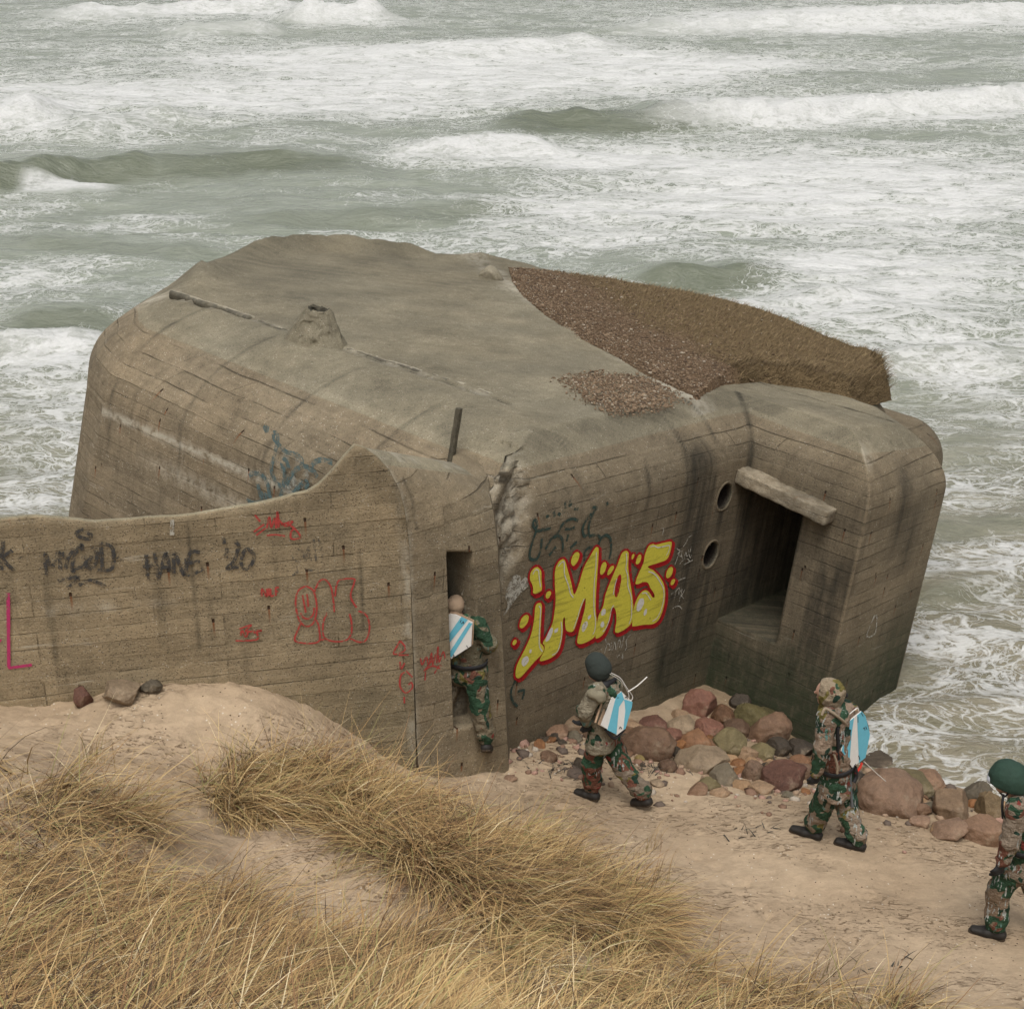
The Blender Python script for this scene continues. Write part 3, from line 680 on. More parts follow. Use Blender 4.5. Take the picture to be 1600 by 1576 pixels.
# ------------------------------------------------------------------ wing wall and doorway
WPH = math.radians(13); WP = np.array([-.98, 11.5, 0.]); WD_ = np.array([math.cos(WPH), math.sin(WPH), 0]); WN = np.array([math.sin(WPH), -math.cos(WPH), 0])
def wing_sz(px, y_off=0.0):
    p = on_plane(px[0], px[1], WP, WN); return np.array([(p - WP) @ WD_, p[2]])
WM = Matrix([[WD_[0], -WN[0], 0, WP[0]], [WD_[1], -WN[1], 0, WP[1]], [0, 0, 1, 0], [0, 0, 0, 1]])   # local: x along, y into the wall, z up
def build_wing():
    prof_px = [(-420, 822), (-150, 822), (0, 813), (50, 808), (90, 811), (150, 817), (300, 806), (400, 789), (480, 770), (500, 757), (520, 737), (538, 715), (555, 697)]
    prof = np.array([wing_sz(p) for p in prof_px])
    arc_px = [(555, 697), (570, 701), (590, 715), (608, 735), (622, 760), (631, 790), (636, 822), (640, 862)]
    arcp = np.array([wing_sz(p) for p in arc_px])
    s_end = arcp[-1, 0]
    # front face columns up to the arris
    s = np.concatenate([np.linspace(prof[0, 0], arcp[0, 0], 150, endpoint=False), np.linspace(arcp[0, 0], s_end, 36)])
    ztop = np.where(s <= arcp[0, 0], np.interp(s, prof[:, 0], prof[:, 1]), np.interp(s, arcp[:, 0], arcp[:, 1]))
    ztop = ztop + np.where(s < arcp[0, 0] - .3, .012 * fbm(P3(s * 4, 0, 1.), 3), 0)
    zb = .6
    rows = 70; V = []; st = []
    for k in range(rows + 1):
        f = k / rows; z = zb + (ztop - zb) * f
        y = .01 * fbm(P3(s * 1.2, 0, z * 1.2), 3)
        V.append(np.stack([s, y, z], -1)); st.append(f)
    # rounded top edge and back
    for dy, dz in ((.012, .008), (.03, .010), (.09, -.01), (.3, -.16), (.55, -.4), (.55, -4.2)):
        zz = ztop + dz if dz > -1 else np.full_like(ztop, zb)
        V.append(np.stack([s, np.full_like(s, dy) + .01 * fbm(P3(s * 3, dy, 2.), 2), zz], -1)); st.append(1)
    V = np.array(V); R_, N_ = V.shape[:2]
    S_ = np.zeros((R_, N_, 3)); Z = V[..., 2]; X = V[..., 0]
    top = ztop[None, :] - Z
    S_[..., 0] = np.clip(.35 * sstep(.5, .1, top) * (.5 + fbm(P3(X * 1.5, 0, Z), 3)) + .25 * sstep(-1.0, -.2, X) * (.5 + fbm(P3(X * 2, 3, Z * .6), 3)), 0, 1)
    # dark construction joints
    for jx, z0, z1 in ((60, 838, 1085), (292, 811, 1020), (556, 715, 985), (566, 985, 1035)):
        a = wing_sz((jx, z0)); b2 = wing_sz((jx, z1))
        S_[..., 0] = np.maximum(S_[..., 0], np.exp(-((X - a[0] - .01 * fbm(P3(Z * 5, 0, 1.), 2)) / .014) ** 2) * (Z < a[1]) * (Z > b2[1]) * np.clip(.45 + 1.0 * fbm(P3(Z * 3, X * 2, 6.), 3), 0, .8))
    S_[..., 2] = .75 * np.exp(-((X - s_end + .04) / .05) ** 2) * np.clip(.4 + fbm(P3(X * 9, 0, Z * 3), 3) * 2.2, 0, 1)
    pz = wing_sz((130, 950))[1]; S_[..., 2] = np.maximum(S_[..., 2], .7 * np.exp(-((Z - pz - .0 * X) / .035) ** 2) * (X < wing_sz((290, 950))[0]) * (X > wing_sz((60, 950))[0]) * np.clip(.3 + fbm(P3(X * 5, 0, Z * 9), 3) * 3, 0, 1))
    PL = np.ones((R_, N_)) * (np.arange(R_) <= rows)[:, None]
    gz = wing_sz((500, 1090))[1]
    S_[..., 1] = .25 * sstep(gz + .5, gz - .2, Z)
    root = empty('entrance_wall', WP + [0, 0, 1.2])
    root['label'] = 'long scribbled concrete wall ending in a round-topped block with a narrow doorway'; root['category'] = 'wall'; root['kind'] = 'thing'
    under(mesh('wing_wall', V.reshape(-1, 3), grid_faces(R_, N_), MAT_WING, None, True, dict(st=S_.reshape(-1, 3), pl=PL.ravel())), root, WM)

    # ---- round-topped doorway block, lofted from the arris to its far end
    Lw = np.array([WP + WD_ * a[0] + np.array([0, 0, a[1]]) for a in arcp]); Lw += np.array([0, .004, 0])
    yR = [12.95, 12.86, 12.72, 12.56, 12.42, 12.33, 12.27, 12.22]
    Rpx = [(706, 722), (722, 729), (740, 743), (755, 758), (765, 776), (771, 800), (775, 830), (778, 862)]
    Rw = np.array([at_y(*p, y) for p, y in zip(Rpx, yR)])
    def resamp(A, n):
        d = np.r_[0, np.cumsum(np.linalg.norm(np.diff(A, axis=0), axis=1))]; d /= d[-1]
        tt = np.linspace(0, 1, n); return np.stack([np.interp(tt, d, A[:, i]) for i in range(3)], -1)
    nu = 60
    La, Ra = resamp(Lw, 44), resamp(Rw, 44)
    # smooth the polyline a little
    for _ in range(6): 
        La[1:-1] = (La[:-2] + 2 * La[1:-1] + La[2:]) / 4; Ra[1:-1] = (Ra[:-2] + 2 * Ra[1:-1] + Ra[2:]) / 4
    ta, tb = .40, .70
    tcol = np.unique(np.round(np.r_[np.linspace(0, 1, nu), ta, ta + .004, tb, tb - .004], 4))
    rowsP = [(1 - tcol[:, None]) * a + tcol[:, None] * b2 for a, b2 in zip(La, Ra)]
    # back of the top: run level into the bunker
    back = [rowsP[0] + np.array([.10, .9, -.62]) * f for f in (1, .66, .33)]
    rowsP = back + rowsP
    ntop = len(rowsP)
    bl, br_ = La[-1].copy(), Ra[-1].copy(); bl2 = on_plane(655, 1200, WP, WN); bl2[2] = .8; bl2 = bl + (bl2 - bl) * 1.0
    bl2 = np.array([bl[0] + .02, bl[1] + .02, .6]); br2 = np.array([br_[0] + .13, br_[1] - .12, .6])
    zt = bl[2]; zrows = np.linspace(0, 1, 70)
    for f in zrows[1:]:
        a = bl + (bl2 - bl) * f; b2 = br_ + (br2 - br_) * f
        rowsP.append((1 - tcol[:, None]) * a + tcol[:, None] * b2)
    V = np.array(rowsP); R_, N_ = V.shape[:2]
    # direction pointing out of the door face
    ax = Ra[-1] - La[-1]; ax[2] = 0; ax /= np.linalg.norm(ax); out = np.array([ax[1], -ax[0], 0])
    V = V + (.012 * fbm(V * 2.5, 4))[..., None] * out
    z_ = V[..., 2]; tt = np.broadcast_to(tcol[None, :], z_.shape)
    px_, py_, _ = proj(V)
    zdoor_top = V[ntop, 0, 2]; 
    # find rows for lintel underside and step
    mid = np.argmin(np.abs(tcol - .55)); ztop_d = V[np.argmin(np.abs(py_[:, mid] - 862)), mid, 2]; zst = V[np.argmin(np.abs(py_[:, mid] - 1136)), mid, 2]
    ri = np.arange(R_)[:, None]; r0 = np.argmin(np.abs(py_[:, mid] - 862)); r1 = np.argmin(np.abs(py_[:, mid] - 1136))
    op = (tt > ta + .002) & (tt < tb - .002) & (ri > r0) & (ri < r1)
    V = V - op[..., None] * out * .42
    # broken right-hand edge
    nb = fbm(V * 4 + 3, 3)
    S_ = np.zeros((R_, N_, 3))
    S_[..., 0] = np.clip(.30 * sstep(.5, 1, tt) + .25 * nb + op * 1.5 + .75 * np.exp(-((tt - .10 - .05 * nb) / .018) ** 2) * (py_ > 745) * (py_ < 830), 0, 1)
    S_[..., 2] = (np.arange(R_) < 12)[:, None] * .55 * sstep(-.2, .3, nb) + .4 * np.exp(-(tt / .03) ** 2)
    PL = (np.arange(R_) > 14)[:, None] * np.ones((1, N_))
    PL = np.where(op, -.33, PL)  # shallow recess painted near black to stand in for a deep doorway's shade
    # frame whose z axis follows the verticals of the block
    F_ = grid_faces(R_, N_)
    ang = math.radians(7)
    DM = Matrix.Translation(WP) @ Matrix.Rotation(math.atan2(ax[1], ax[0]), 4, 'Z') @ Matrix.Rotation(ang, 4, 'Y')
    Vl = (np.c_[V.reshape(-1, 3), np.ones(V.size // 3)] @ np.array(DM.inverted()).T)[:, :3]
    n0 = len(Vl)
    # right-hand side wall running back to the bunker
    a_ = np.linspace(0, 1, 14); side = []
    for f in a_: side.append(V[:, -1] + np.array([.02, 1.3, 0]) * f)
    side = np.array(side).transpose(1, 0, 2); sl = (np.c_[side.reshape(-1, 3), np.ones(side.size // 3)] @ np.array(DM.inverted()).T)[:, :3]
    F2 = grid_faces(side.shape[0], side.shape[1]) + n0
    Vall = np.r_[Vl, sl]; Sall = np.r_[S_.reshape(-1, 3), np.zeros((len(sl), 3)) + [.3, 0, 0]]; Pall = np.r_[PL.ravel() + 0., np.ones(len(sl))]
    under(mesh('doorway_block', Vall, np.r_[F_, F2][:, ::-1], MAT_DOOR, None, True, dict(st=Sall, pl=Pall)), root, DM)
    return root, out, V, tcol
ENTR, DOUT, DV_, DT = build_wing()

# ------------------------------------------------------------------ terrain
ctrl_px = [  # (px, py, z)
 (0,1095,2.95),(150,1100,2.95),(190,1062,3.05),(300,1055,2.95),(0,1140,3.05),(150,1150,3.0),(300,1160,2.85),(420,1085,2.90),(400,1150,2.82),(520,1150,2.44),
 (500,1100,2.55),(580,1172,2.14),(650,1195,1.62),(700,1205,1.45),(760,1200,1.38),(800,1180,1.28),(800,1240,1.45),(850,1150,1.15),(850,1220,1.3),(950,1255,1.2),(900,1200,1.22),(950,1180,1.1),(950,1130,.95),(1020,1120,.75),
 (1000,1200,1.1),(1050,1240,1.17),(1100,1230,1.08),(1200,1240,1.1),(1300,1318,1.5),(1250,1280,1.36),(1340,1270,1.25),(1400,1290,1.3),(1500,1320,1.3),(1590,1350,1.3),(1545,1462,1.65),(1450,1400,1.5),
 (1100,1180,.75),(1180,1190,.6),(1100,1130,.5),(1150,1110,.45),(1200,1150,.35),(1250,1165,.25),(1300,1210,.45),(1400,1220,.35),(1500,1230,.35),(1590,1260,.5),
 (1000,1350,1.62),(1100,1450,1.85),(1250,1400,1.62),(1300,1500,1.85),(1500,1550,1.95),(1590,1576,2.0),(1100,1576,2.3),(1300,1576,2.15),(900,1290,1.6),(1150,1340,1.5),
 (0,1250,3.75),(100,1220,3.6),(200,1300,3.55),(330,1330,3.15),(0,1576,4.9),(150,1500,4.5),(100,1400,4.2),(400,1250,2.72),(350,1210,2.72),(430,1340,2.95),(480,1380,2.95),
 (450,1200,2.62),(700,1250,2.2),(620,1210,2.0),(550,1230,2.5),(800,1300,2.1),(880,1340,2.05),(980,1400,1.95),(700,1350,2.85),(600,1420,3.0),(820,1420,2.5),(700,1500,3.1),(400,1500,3.75),(300,1420,3.6),(550,1576,3.9),(800,1576,3.2),(1000,1500,2.4)]
cp = [at_z(x, y, z) for x, y, z in ctrl_px]
cp += [np.array(p, float) for p in [(-12,12.5,4.2),(-12,6,6.5),(0,0,7.6),(-6,0,8.2),(6,1,6.8),(12,5,3.0),(9,9,1.1),(8,12,-.6),(12,11,-.8),(2.3,15.3,.42),(3.0,15.6,.1),(5,15.5,-1.0),(0,17,-1.2),(-5,18,-1.2),(-8,15,1.),(-2.5,14,.6),(0,22,-2.4),(10,20,-2.4),(-10,22,-2.4),(-5,4,6.2),(0,4,5.4),(4,4,4.6),(8,5,3.0),(6.5,8,1.75),(-7.5,11.4,3.6),(6,13.2,-.5)]]
cp = np.array(cp)
def tps(r): return np.where(r > 1e-9, r * r * np.log(r + 1e-12), 0)
def fit_tps(C, lam=.02):
    n = len(C); K = tps(np.linalg.norm(C[:, None, :2] - C[None, :, :2], axis=2)) + lam * np.eye(n)
    Pm = np.c_[np.ones(n), C[:, :2]]; A = np.block([[K, Pm], [Pm.T, np.zeros((3, 3))]])
    return np.linalg.solve(A, np.r_[C[:, 2], 0, 0, 0])
TW = fit_tps(cp, .12)
def ground_tps(x, y):
    x = np.clip(np.asarray(x, float), -10.5, 11); y = np.clip(np.asarray(y, float), -.5, 21)
    sh = x.shape; x = x.ravel(); y = y.ravel(); out = np.empty(len(x))
    for i in range(0, len(x), 20000):
        q = np.c_[x[i:i+20000], y[i:i+20000]]
        out[i:i+20000] = tps(np.linalg.norm(q[:, None] - cp[None, :, :2], axis=2)) @ TW[:-3] + TW[-3] + q @ TW[-2:]
    return out.reshape(sh)
_GX = np.arange(-10.5, 11.01, .08); _GY = np.arange(-.5, 21.01, .08)
_GZ = ground_tps(*np.meshgrid(_GX, _GY, indexing='xy'))
def ground0(x, y):
    x = np.clip((np.asarray(x, float) + 10.5) / .08, 0, len(_GX) - 1.001); y = np.clip((np.asarray(y, float) + .5) / .08, 0, len(_GY) - 1.001)
    i = x.astype(int); j = y.astype(int); fx = x - i; fy = y - j
    return (_GZ[j, i] * (1 - fx) + _GZ[j, i + 1] * fx) * (1 - fy) + (_GZ[j + 1, i] * (1 - fx) + _GZ[j + 1, i + 1] * fx) * fy
def ground(x, y):
    x = np.asarray(x, float); y = np.asarray(y, float)
    g = ground0(x, y)
    g = g + .18 * fbm(P3(x * 1.3, y * 1.3, 27.), 3) * sstep(1.9, 2.9, ground0(x, y)) * sstep(10.6, 9.4, y) + .045 * fbm(P3(x * 1.1, y * 1.1, 7.), 3) + .030 * fbm(P3(x * 3.4, y * 3.4, 3.), 3)
    tr = fbm(P3(x * 5.5, y * 6.5, 11.), 2); g = g - .035 * sstep(.16, .45, tr) * sstep(-.1, .25, fbm(P3(x * .7, y * .7, 41.), 2)) + .018 * fbm(P3(x * 7, y * 13, 5.), 4)
    wl_ = sstep(-.3, -1.2, x) * sstep(9.6, 10.4, y) * sstep(13, 12, y)
    g = g + wl_ * (.09 * np.abs(fbm(P3(x * 3.2, y * 3.2, 51.), 4)) + .05 * np.clip(fbm(P3(x * 7, y * 7, 52.), 3), 0, 1) - .04)
    return g
GRASSY = None
def on_ground_many(px, py):
    R_ = np.array([ray(a, b2) for a, b2 in zip(px, py)]); ts = np.linspace(5, 22, 420)
    Q = CAM + ts[None, :, None] * R_[:, None]
    d = Q[..., 2] - ground0(Q[..., 0], Q[..., 1]); i = np.argmax(d < 0, 1); i = np.maximum(i, 1); k = np.arange(len(i))
    d0, d1 = d[k, i - 1], d[k, i]; f = np.clip(d0 / (d0 - d1 + 1e-9), 0, 1)
    t = ts[i - 1] * (1 - f) + ts[i] * f
    q = CAM + t[:, None] * R_; q[:, 2] = ground(q[:, 0], q[:, 1]); return q
def on_ground(px, py):
    r = ray(px, py); ts = np.linspace(5, 22, 300); Q = CAM + ts[:, None] * r
    d = Q[:, 2] - ground0(Q[:, 0], Q[:, 1]); i = int(np.argmax(d < 0))
    if d[i] >= 0: return Q[-1]
    a, b2 = ts[i - 1], ts[i]
    for _ in range(12):
        m_ = (a + b2) / 2; q = CAM + m_ * r
        if q[2] > ground(np.array([q[0]]), np.array([q[1]]))[0]: a = m_
        else: b2 = m_
    return CAM + b2 * r
def build_ground():
    def axis(lo, hi, fine_lo, fine_hi, st, big):
        return np.r_[np.linspace(lo, fine_lo, big, endpoint=False), np.arange(fine_lo, fine_hi, st), np.linspace(fine_hi, hi, big)]
    X = axis(-60, 60, -6.5, 7.5, .04, 30); Y = axis(-12, 30, 5.5, 16.5, .04, 24)
    gx, gy = np.meshgrid(X, Y, indexing='xy')
    z = ground(gx, gy)
    z = np.where(gy > 21, z - (gy - 21) * .1, z); z = z + np.where(gy < 0, -gy * .05, 0)
    dark = np.zeros_like(z)
    # damp darker earth under the grass and round the wall foot
    q = np.array([at_z(190, 1075, 3.0)[:2]]); dark += .5 * np.exp(-((gx - q[0, 0]) ** 2 + (gy - q[0, 1]) ** 2) / .16) * (fbm(P3(gx * 5, gy * 5, 2.), 3) > 0)
    dark += sstep(.75, .15, z) * .8
    dark += .12 * sstep(.1, .5, fbm(P3(gx * .8, gy * .8, 21.), 3))
    o = mesh('beach', np.stack([gx, gy, z], -1).reshape(-1, 3), grid_faces(len(Y), len(X)), MAT_SAND, attrs=dict(dark=np.clip(dark, 0, 1).ravel()))
    tag(o, 'pale brown sand path and dune slope running down to the rocks', 'sand', kind='structure')
build_ground()

# ------------------------------------------------------------------ sea
def build_sea():
    ny, nx = 620, 640
    k = np.linspace(0, 1, ny); dist = 9.0 * (520 / 9.0) ** (k)      # geometric spacing
    a = np.linspace(-.62, .62, nx)
    Y = np.repeat(dist[:, None], nx, 1); X = Y * a[None, :] * 1.0 - .0
    Z = .11 * fbm(P3(X * .10, Y * .30, 1.), 4) * 2 
    rid = 1 - np.abs(fbm(P3(X * .13, Y * .42, 5.), 3)) * 3
    Z += .18 * np.clip(rid, -.5, 1) + .11 * fbm(P3(X * .6, Y * 1.2, 9.), 5)
    Z += .30 * fbm(P3(X * .035, Y * .11, 2.), 2) * sstep(20, 60, Y)
    foam = np.zeros_like(Z) + .40; solid = np.zeros_like(Z); face = np.zeros_like(Z)
    # breakers: crest line by its two ends, height, width in front / behind, foam on the face
    br = [((-60,293),(235,268),.95,1.0,3.2,.0), ((235,266),(560,262),.5,1.4,3.5,0.), ((1055,196),(1700,158),.85,.9,4.,1.), ((790,205),(1075,190),.75,1.6,4.,0.),
          ((455,40),(600,33),1.3,1.6,5.,1.), ((-80,205),(85,198),1.0,1.5,5.,1.), ((640,243),(830,236),.5,1.,3.,.6), ((-60,552),(160,542),.40,.7,2.,.6), ((30,520),(180,510),.45,.7,2.,0.),
          ((985,455),(1180,440),.55,.8,2.2,.0), ((700,250),(880,240),.3,1.,2.,.3), ((1000,50),(1700,25),.9,2.,6.,.8), ((90,30),(460,20),.9,2.,6.,.7), ((270,60),(430,56),.8,1.6,5.,.5),
          ((520,100),(960,70),.7,2.,5.,.3), ((100,215),(300,190),.6,1.5,4.,.2), ((1100,510),(1330,470),.35,.7,1.6,.2), ((1330,860),(1620,820),.18,.5,1.0,.0), ((1430,960),(1500,935),.20,.3,.5,0.), ((1180,600),(1620,560),.3,.7,1.8,.2), ((380,350),(800,330),.3,1.,2.5,.0),((20,380),(380,400),.22,.7,2.,.0)]
    for (p0, p1, h, wf, wb, fo) in br:
        A, B = at_z(*p0, 0)[:2], at_z(*p1, 0)[:2]; L = np.linalg.norm(B - A); d = (B - A) / L; nr = np.array([d[1], -d[0]])  # towards camera
        if nr[1] > 0: nr = -nr
        s = (X - A[0]) * d[0] + (Y - A[1]) * d[1]; q = (X - A[0]) * nr[0] + (Y - A[1]) * nr[1]
        q = q + (.25 + .02 * L) * fbm(P3(s * .35, 0, h * 9), 3) * 1.2
        e = sstep(-.12 * L - .8, .15 * L + .3, s) * sstep(1.12 * L + .8, .85 * L - .3, s)
        prof = np.where(q < 0, np.exp(q / wb * 1.3), np.exp(-(q / wf) ** 2 * 1.6))
        n_ = .75 + .5 * fbm(P3(s * .6, 0, h * 5), 2)
        Z += h * e * prof * n_
        if fo > 0:
            f_ = e * sstep(-.25 * wb, 0, q) * sstep(wf * 1.6, wf * .7, q + .3 * wf * fbm(P3(s * 2, q * 1, 4.), 3) * 2)
            solid = np.maximum(solid, fo * f_); foam += .45 * e * fo * sstep(wf * 4, 0, np.abs(q)) 
            Z += f_ * fo * .14 * np.abs(fbm(P3(X * 1.6, Y * 1.6, 3.), 4)) * 3
        else:
            foam -= .38 * e * sstep(wf * 2.0, wf * .4, np.abs(q - .2 * wf)); face = np.maximum(face, 1.5 * min(1, h * 1.3) * e * sstep(-.35 * wf, .1 * wf, q) * sstep(wf * 1.7, wf * .8, q))
    # the curling white piece of the left breaker
    A, B = at_z(38, 293, 0)[:2], at_z(190, 290, 0)[:2]; d = (B - A) / np.linalg.norm(B - A); L = np.linalg.norm(B - A); nr = np.array([d[1], -d[0]])
    s = (X - A[0]) * d[0] + (Y - A[1]) * d[1]; q = (X - A[0]) * nr[0] + (Y - A[1]) * nr[1]
    e = sstep(-.3, .3, s) * sstep(L + .3, L - .8, s); c_ = e * sstep(-.5, -.1, q + .35 * fbm(P3(s * 1.5, 0, 2.), 3)) * sstep(1.5, .6, q + .5 * fbm(P3(s * 1.3, 1, 2.), 3))
    solid = np.maximum(solid, c_ * .95); Z += c_ * .10
    # broad drifts of foam: (px, py, half width px, half height px, amount)
    sheets = [(250,150,420,26,.62),(650,95,450,24,.7),(1000,110,380,26,.68),(500,175,300,18,.4),(800,140,300,30,.45),(60,185,120,16,.45),(1350,30,350,18,.5),(350,25,250,10,.35),
              (1350,175,350,20,.6),(1250,260,420,36,.6),(1400,320,300,40,.55),(900,250,160,20,.4),(1050,330,330,38,.5),(750,330,150,25,.22),(620,250,40,16,.25),(130,205,120,12,.2),(950,385,200,22,.35),(1450,430,220,60,.55),
              (1230,420,200,22,.3),(1280,500,200,45,.35),(1500,560,150,55,.35),(1560,650,90,60,.3),(60,430,110,40,.25),(80,560,90,30,.40),(60,640,120,50,.30),(60,760,110,70,.38),(230,350,90,16,.3),(280,385,60,12,.3),
              (1530,800,110,60,.22),(1500,900,120,50,.28),(1540,1000,110,60,.42),(1480,1100,150,50,.32),(1400,1160,90,30,.4),(1590,1120,60,60,.4),(1430,1010,60,50,.3),(450,120,60,20,.1),(1150,80,60,16,-.25),(1500,125,200,14,-.3),(950,170,100,14,-.25),(1250,120,130,14,-.3),
              (560,60,250,16,-.15),(250,250,300,14,-.15),(450,310,250,22,-.22),(300,330,200,25,-.2),(700,290,160,20,-.1),(650,210,120,12,-.2),(330,215,60,8,-.2),(1540,700,60,30,-.1),(1000,420,60,14,-.1)]
    for cx, cy, sx, sy, am in sheets:
        c0 = at_z(cx, cy, 0)[:2]; wx = (at_z(cx + sx, cy, 0)[0] - c0[0]); wy = abs(at_z(cx, cy - sy, 0)[1] - at_z(cx, cy + sy, 0)[1]) / 2
        foam += am * np.exp(-(((X - c0[0]) / wx) ** 2 + ((Y - c0[1]) / wy) ** 2) ** 1.3 * 1.0)
    foam += .28 * fbm(P3(X * .05, Y * .16, 3.), 4) + .22 * fbm(P3(X * .3, Y * .55, 8.), 3)
    gz = ground0(np.clip(X, -10.4, 11), np.clip(Y, 0, 21)); gz = np.where((Y < 19) & (X > -3), gz, -3)
    shore = sstep(-.7, -.02, gz)
    foam += .22 * shore * (Y < 19); foam -= .14 * sstep(22, 15, Y) * (X > 3)
    # water piles up foam against the bunker
    brown = sstep(34, 14, Y)
    F3 = np.stack([np.clip(foam, 0, 1), brown, np.clip(solid, 0, 1)], -1)
    Z *= sstep(8, 14, Y) * .9 + .1
    o = mesh('sea', np.stack([X, Y, Z], -1).reshape(-1, 3), grid_faces(ny, nx), water_mat(), attrs=dict(foam=F3.reshape(-1, 3), face=np.clip(face, 0, 1).ravel()))
    tag(o, 'rough grey-green sea streaked with surf foam', 'sea', kind='structure')
    # open water out to the horizon
    V = [(-3000, 519, -.05), (3000, 519, -.05), (3000, 5000, -.05), (-3000, 5000, -.05), (-3000, 9, -.6), (-5.8, 9, -.6), (-322, 519, -.6), (5.5, 9, -.6), (3000, 9, -.6), (322, 519, -.6)]
    far = mesh('open_sea', V, [(0, 1, 2, 3), (4, 5, 6), (4, 6, 0), (7, 8, 9), (8, 1, 9)], plain('open_water', (.10, .13, .11), .35, .3, .05, .3), smooth=False)
    tag(far, 'far grey sea reaching the horizon', 'sea', kind='structure')
build_sea()

# ------------------------------------------------------------------ turf and gravel left on the roof
def seg_dist(u, v, pts):
    """signed-free distance to a polyline"""
    best = np.full(np.shape(u), 1e9)
    for a, b2 in zip(pts[:-1], pts[1:]):
        a = np.array(a); b2 = np.array(b2); d = b2 - a; L = d @ d
        t = np.clip(((u - a[0]) * d[0] + (v - a[1]) * d[1]) / L, 0, 1)
        best = np.minimum(best, np.hypot(u - a[0] - t * d[0], v - a[1] - t * d[1]))
    return best
def in_poly(x, y, P):
    r = np.zeros(np.shape(x), bool); n = len(P)
    for i in range(n):
        x0, y0 = P[i]; x1, y1 = P[(i + 1) % n]
        if y0 == y1: continue
        c = ((y0 > y) != (y1 > y)) & (x < (x1 - x0) * (y - y0) / (y1 - y0) + x0)
        r ^= c
    return r
def roofw(u, v):
    return HR - .17 * sstep(3.6, 6.0, u) * sstep(3.0, .5, v) - .25 * sstep(6.0, 6.6, u) * sstep(.6, -.6, v)
LEFT_ = [tuple(px_local(p, 2, 4.5)[:2]) for p in ((800, 441), (815, 462), (850, 492), (905, 530), (960, 556), (1010, 585), (1090, 622))]
FRONT_ = [tuple(px_local(p, 2, 4.34)[:2]) for p in ((1130, 612), (1190, 600), (1255, 606), (1330, 618))] + [(7.3, .0), (7.8, .35)]
BACK_ = [(7.95, 1.0), (7.9, 3.0), (7.6, 5.0), (7.2, 5.75), (6.6, 6.15)]
TPOLY = LEFT_ + FRONT_ + BACK_
def turf_h(u, v):
    ins = in_poly(u, v, TPOLY)
    dl = seg_dist(u, v, LEFT_) + .12 * fbm(P3(u * 2, v * 2, 3.), 3); df = seg_dist(u, v, FRONT_) + .05 * fbm(P3(u * 5, v * 5, 3.), 3)
    db = seg_dist(u, v, BACK_)
    tm = np.interp(v, [-.2, .6, 2, 3.5, 5, 6], [.15, .19, .23, .17, .09, .05])
    T = tm * np.clip(np.clip(dl, 0, 9) / 2.3, 0, 1) ** .8
    T = T + .03 * sstep(.0, .15, dl)
    T = T * sstep(-.02, .16, df) * sstep(-.02, .22, db) + .04 * fbm(P3(u * 1.6, v * 1.6, 8.), 4) * sstep(.1, .5, dl) * sstep(0, .3, df) * sstep(0, .3, db)
    return np.where(ins, T, -.08), dl, df, db
def build_turf():
    U = np.arange(3.2, 8.1, .035); Vv = np.arange(-.5, 6.6, .035); gu, gv = np.meshgrid(U, Vv, indexing='xy')
    T, dl, df, db = turf_h(gu, gv)
    w_ = roofw(gu, gv) + T + .01 * fbm(P3(gu * 9, gv * 9, 2.), 3)
    F_ = grid_faces(len(Vv), len(U)); keep = (T.ravel()[F_] > -.05).any(1); F_ = F_[keep]
    used = np.unique(F_); mp = -np.ones(gu.size, int); mp[used] = np.arange(len(used))
    gr = sstep(.9, 1.4, dl + .4 * fbm(P3(gu * 1.3, gv * 1.3, 5.), 3))
    gr = np.maximum(gr, sstep(.3, .1, df) * (gu > 5)) 
    m, t, b = new_mat('turf_and_gravel', .97, .1)
    v = t.obj(); n1 = t.noise(v, 3, 4); n2 = t.noise(v, 22, 4, .7); vc = t.sep(t.vor(v, 38, 'F1', 'Color')); vd = t.vor(v, 38)
    grav = t.mix(vc[0], (.09, .058, .035), (.22, .155, .10)); grav = t.mix(t.math('MULTIPLY', t.math('GREATER_THAN', vc[1], .93), t.ramp(vd, .5, .3)), grav, (.5, .45, .36))
    grav = t.mix(t.ramp(n1, .35, .7), grav, (.15, .10, .06)); k = t.math('ADD', .45, t.math('MULTIPLY', n2, 1.0)); grav = t.mix(1.0, grav, t.comb(k, k, k), 'MULTIPLY')
    turf = t.mix(n2, (.085, .058, .03), (.20, .145, .08))
    t.put(b.inputs['Base Color'], t.mix(t.attr('gr'), grav, turf))
    t.put(b.inputs['Normal'], t.bump(t.math('ADD', t.math('MULTIPLY', vd, -1.0), n2), .9, .03))
    Vn = np.stack([gu, gv, w_], -1).reshape(-1, 3)[used]
    o = mesh('turf_bank', Vn, mp[F_], m, None, True, dict(gr=gr.ravel()[used]))
    o.matrix_basis = BM
    tag(o, 'bank of brown turf and loose gravel left on the far half of the bunker roof', 'turf', kind='stuff')
    # small gravel patch nearer the front wall
    cpt = px_local((955, 612), 2, 4.5); ud = np.array([.55, -.83])
    n = 5200; a = rng.uniform(0, 6.283, n); r = np.sqrt(rng.uniform(0, 1, n)) * (1 + .35 * fbm(np.stack([np.cos(a) * 1.5, np.sin(a) * 1.5, 0 * a], -1), 3))
    U2, V2 = [], []
    gx = r * np.cos(a) * .36; gy = r * np.sin(a) * .95
    e1 = np.array([.32, .95]); e1 /= np.linalg.norm(e1); e2 = np.array([e1[1], -e1[0]])
    pu = cpt[0] + gx * e1[0] + gy * e2[0]; pv = cpt[1] + gx * e1[1] + gy * e2[1]
    return gu
build_turf()

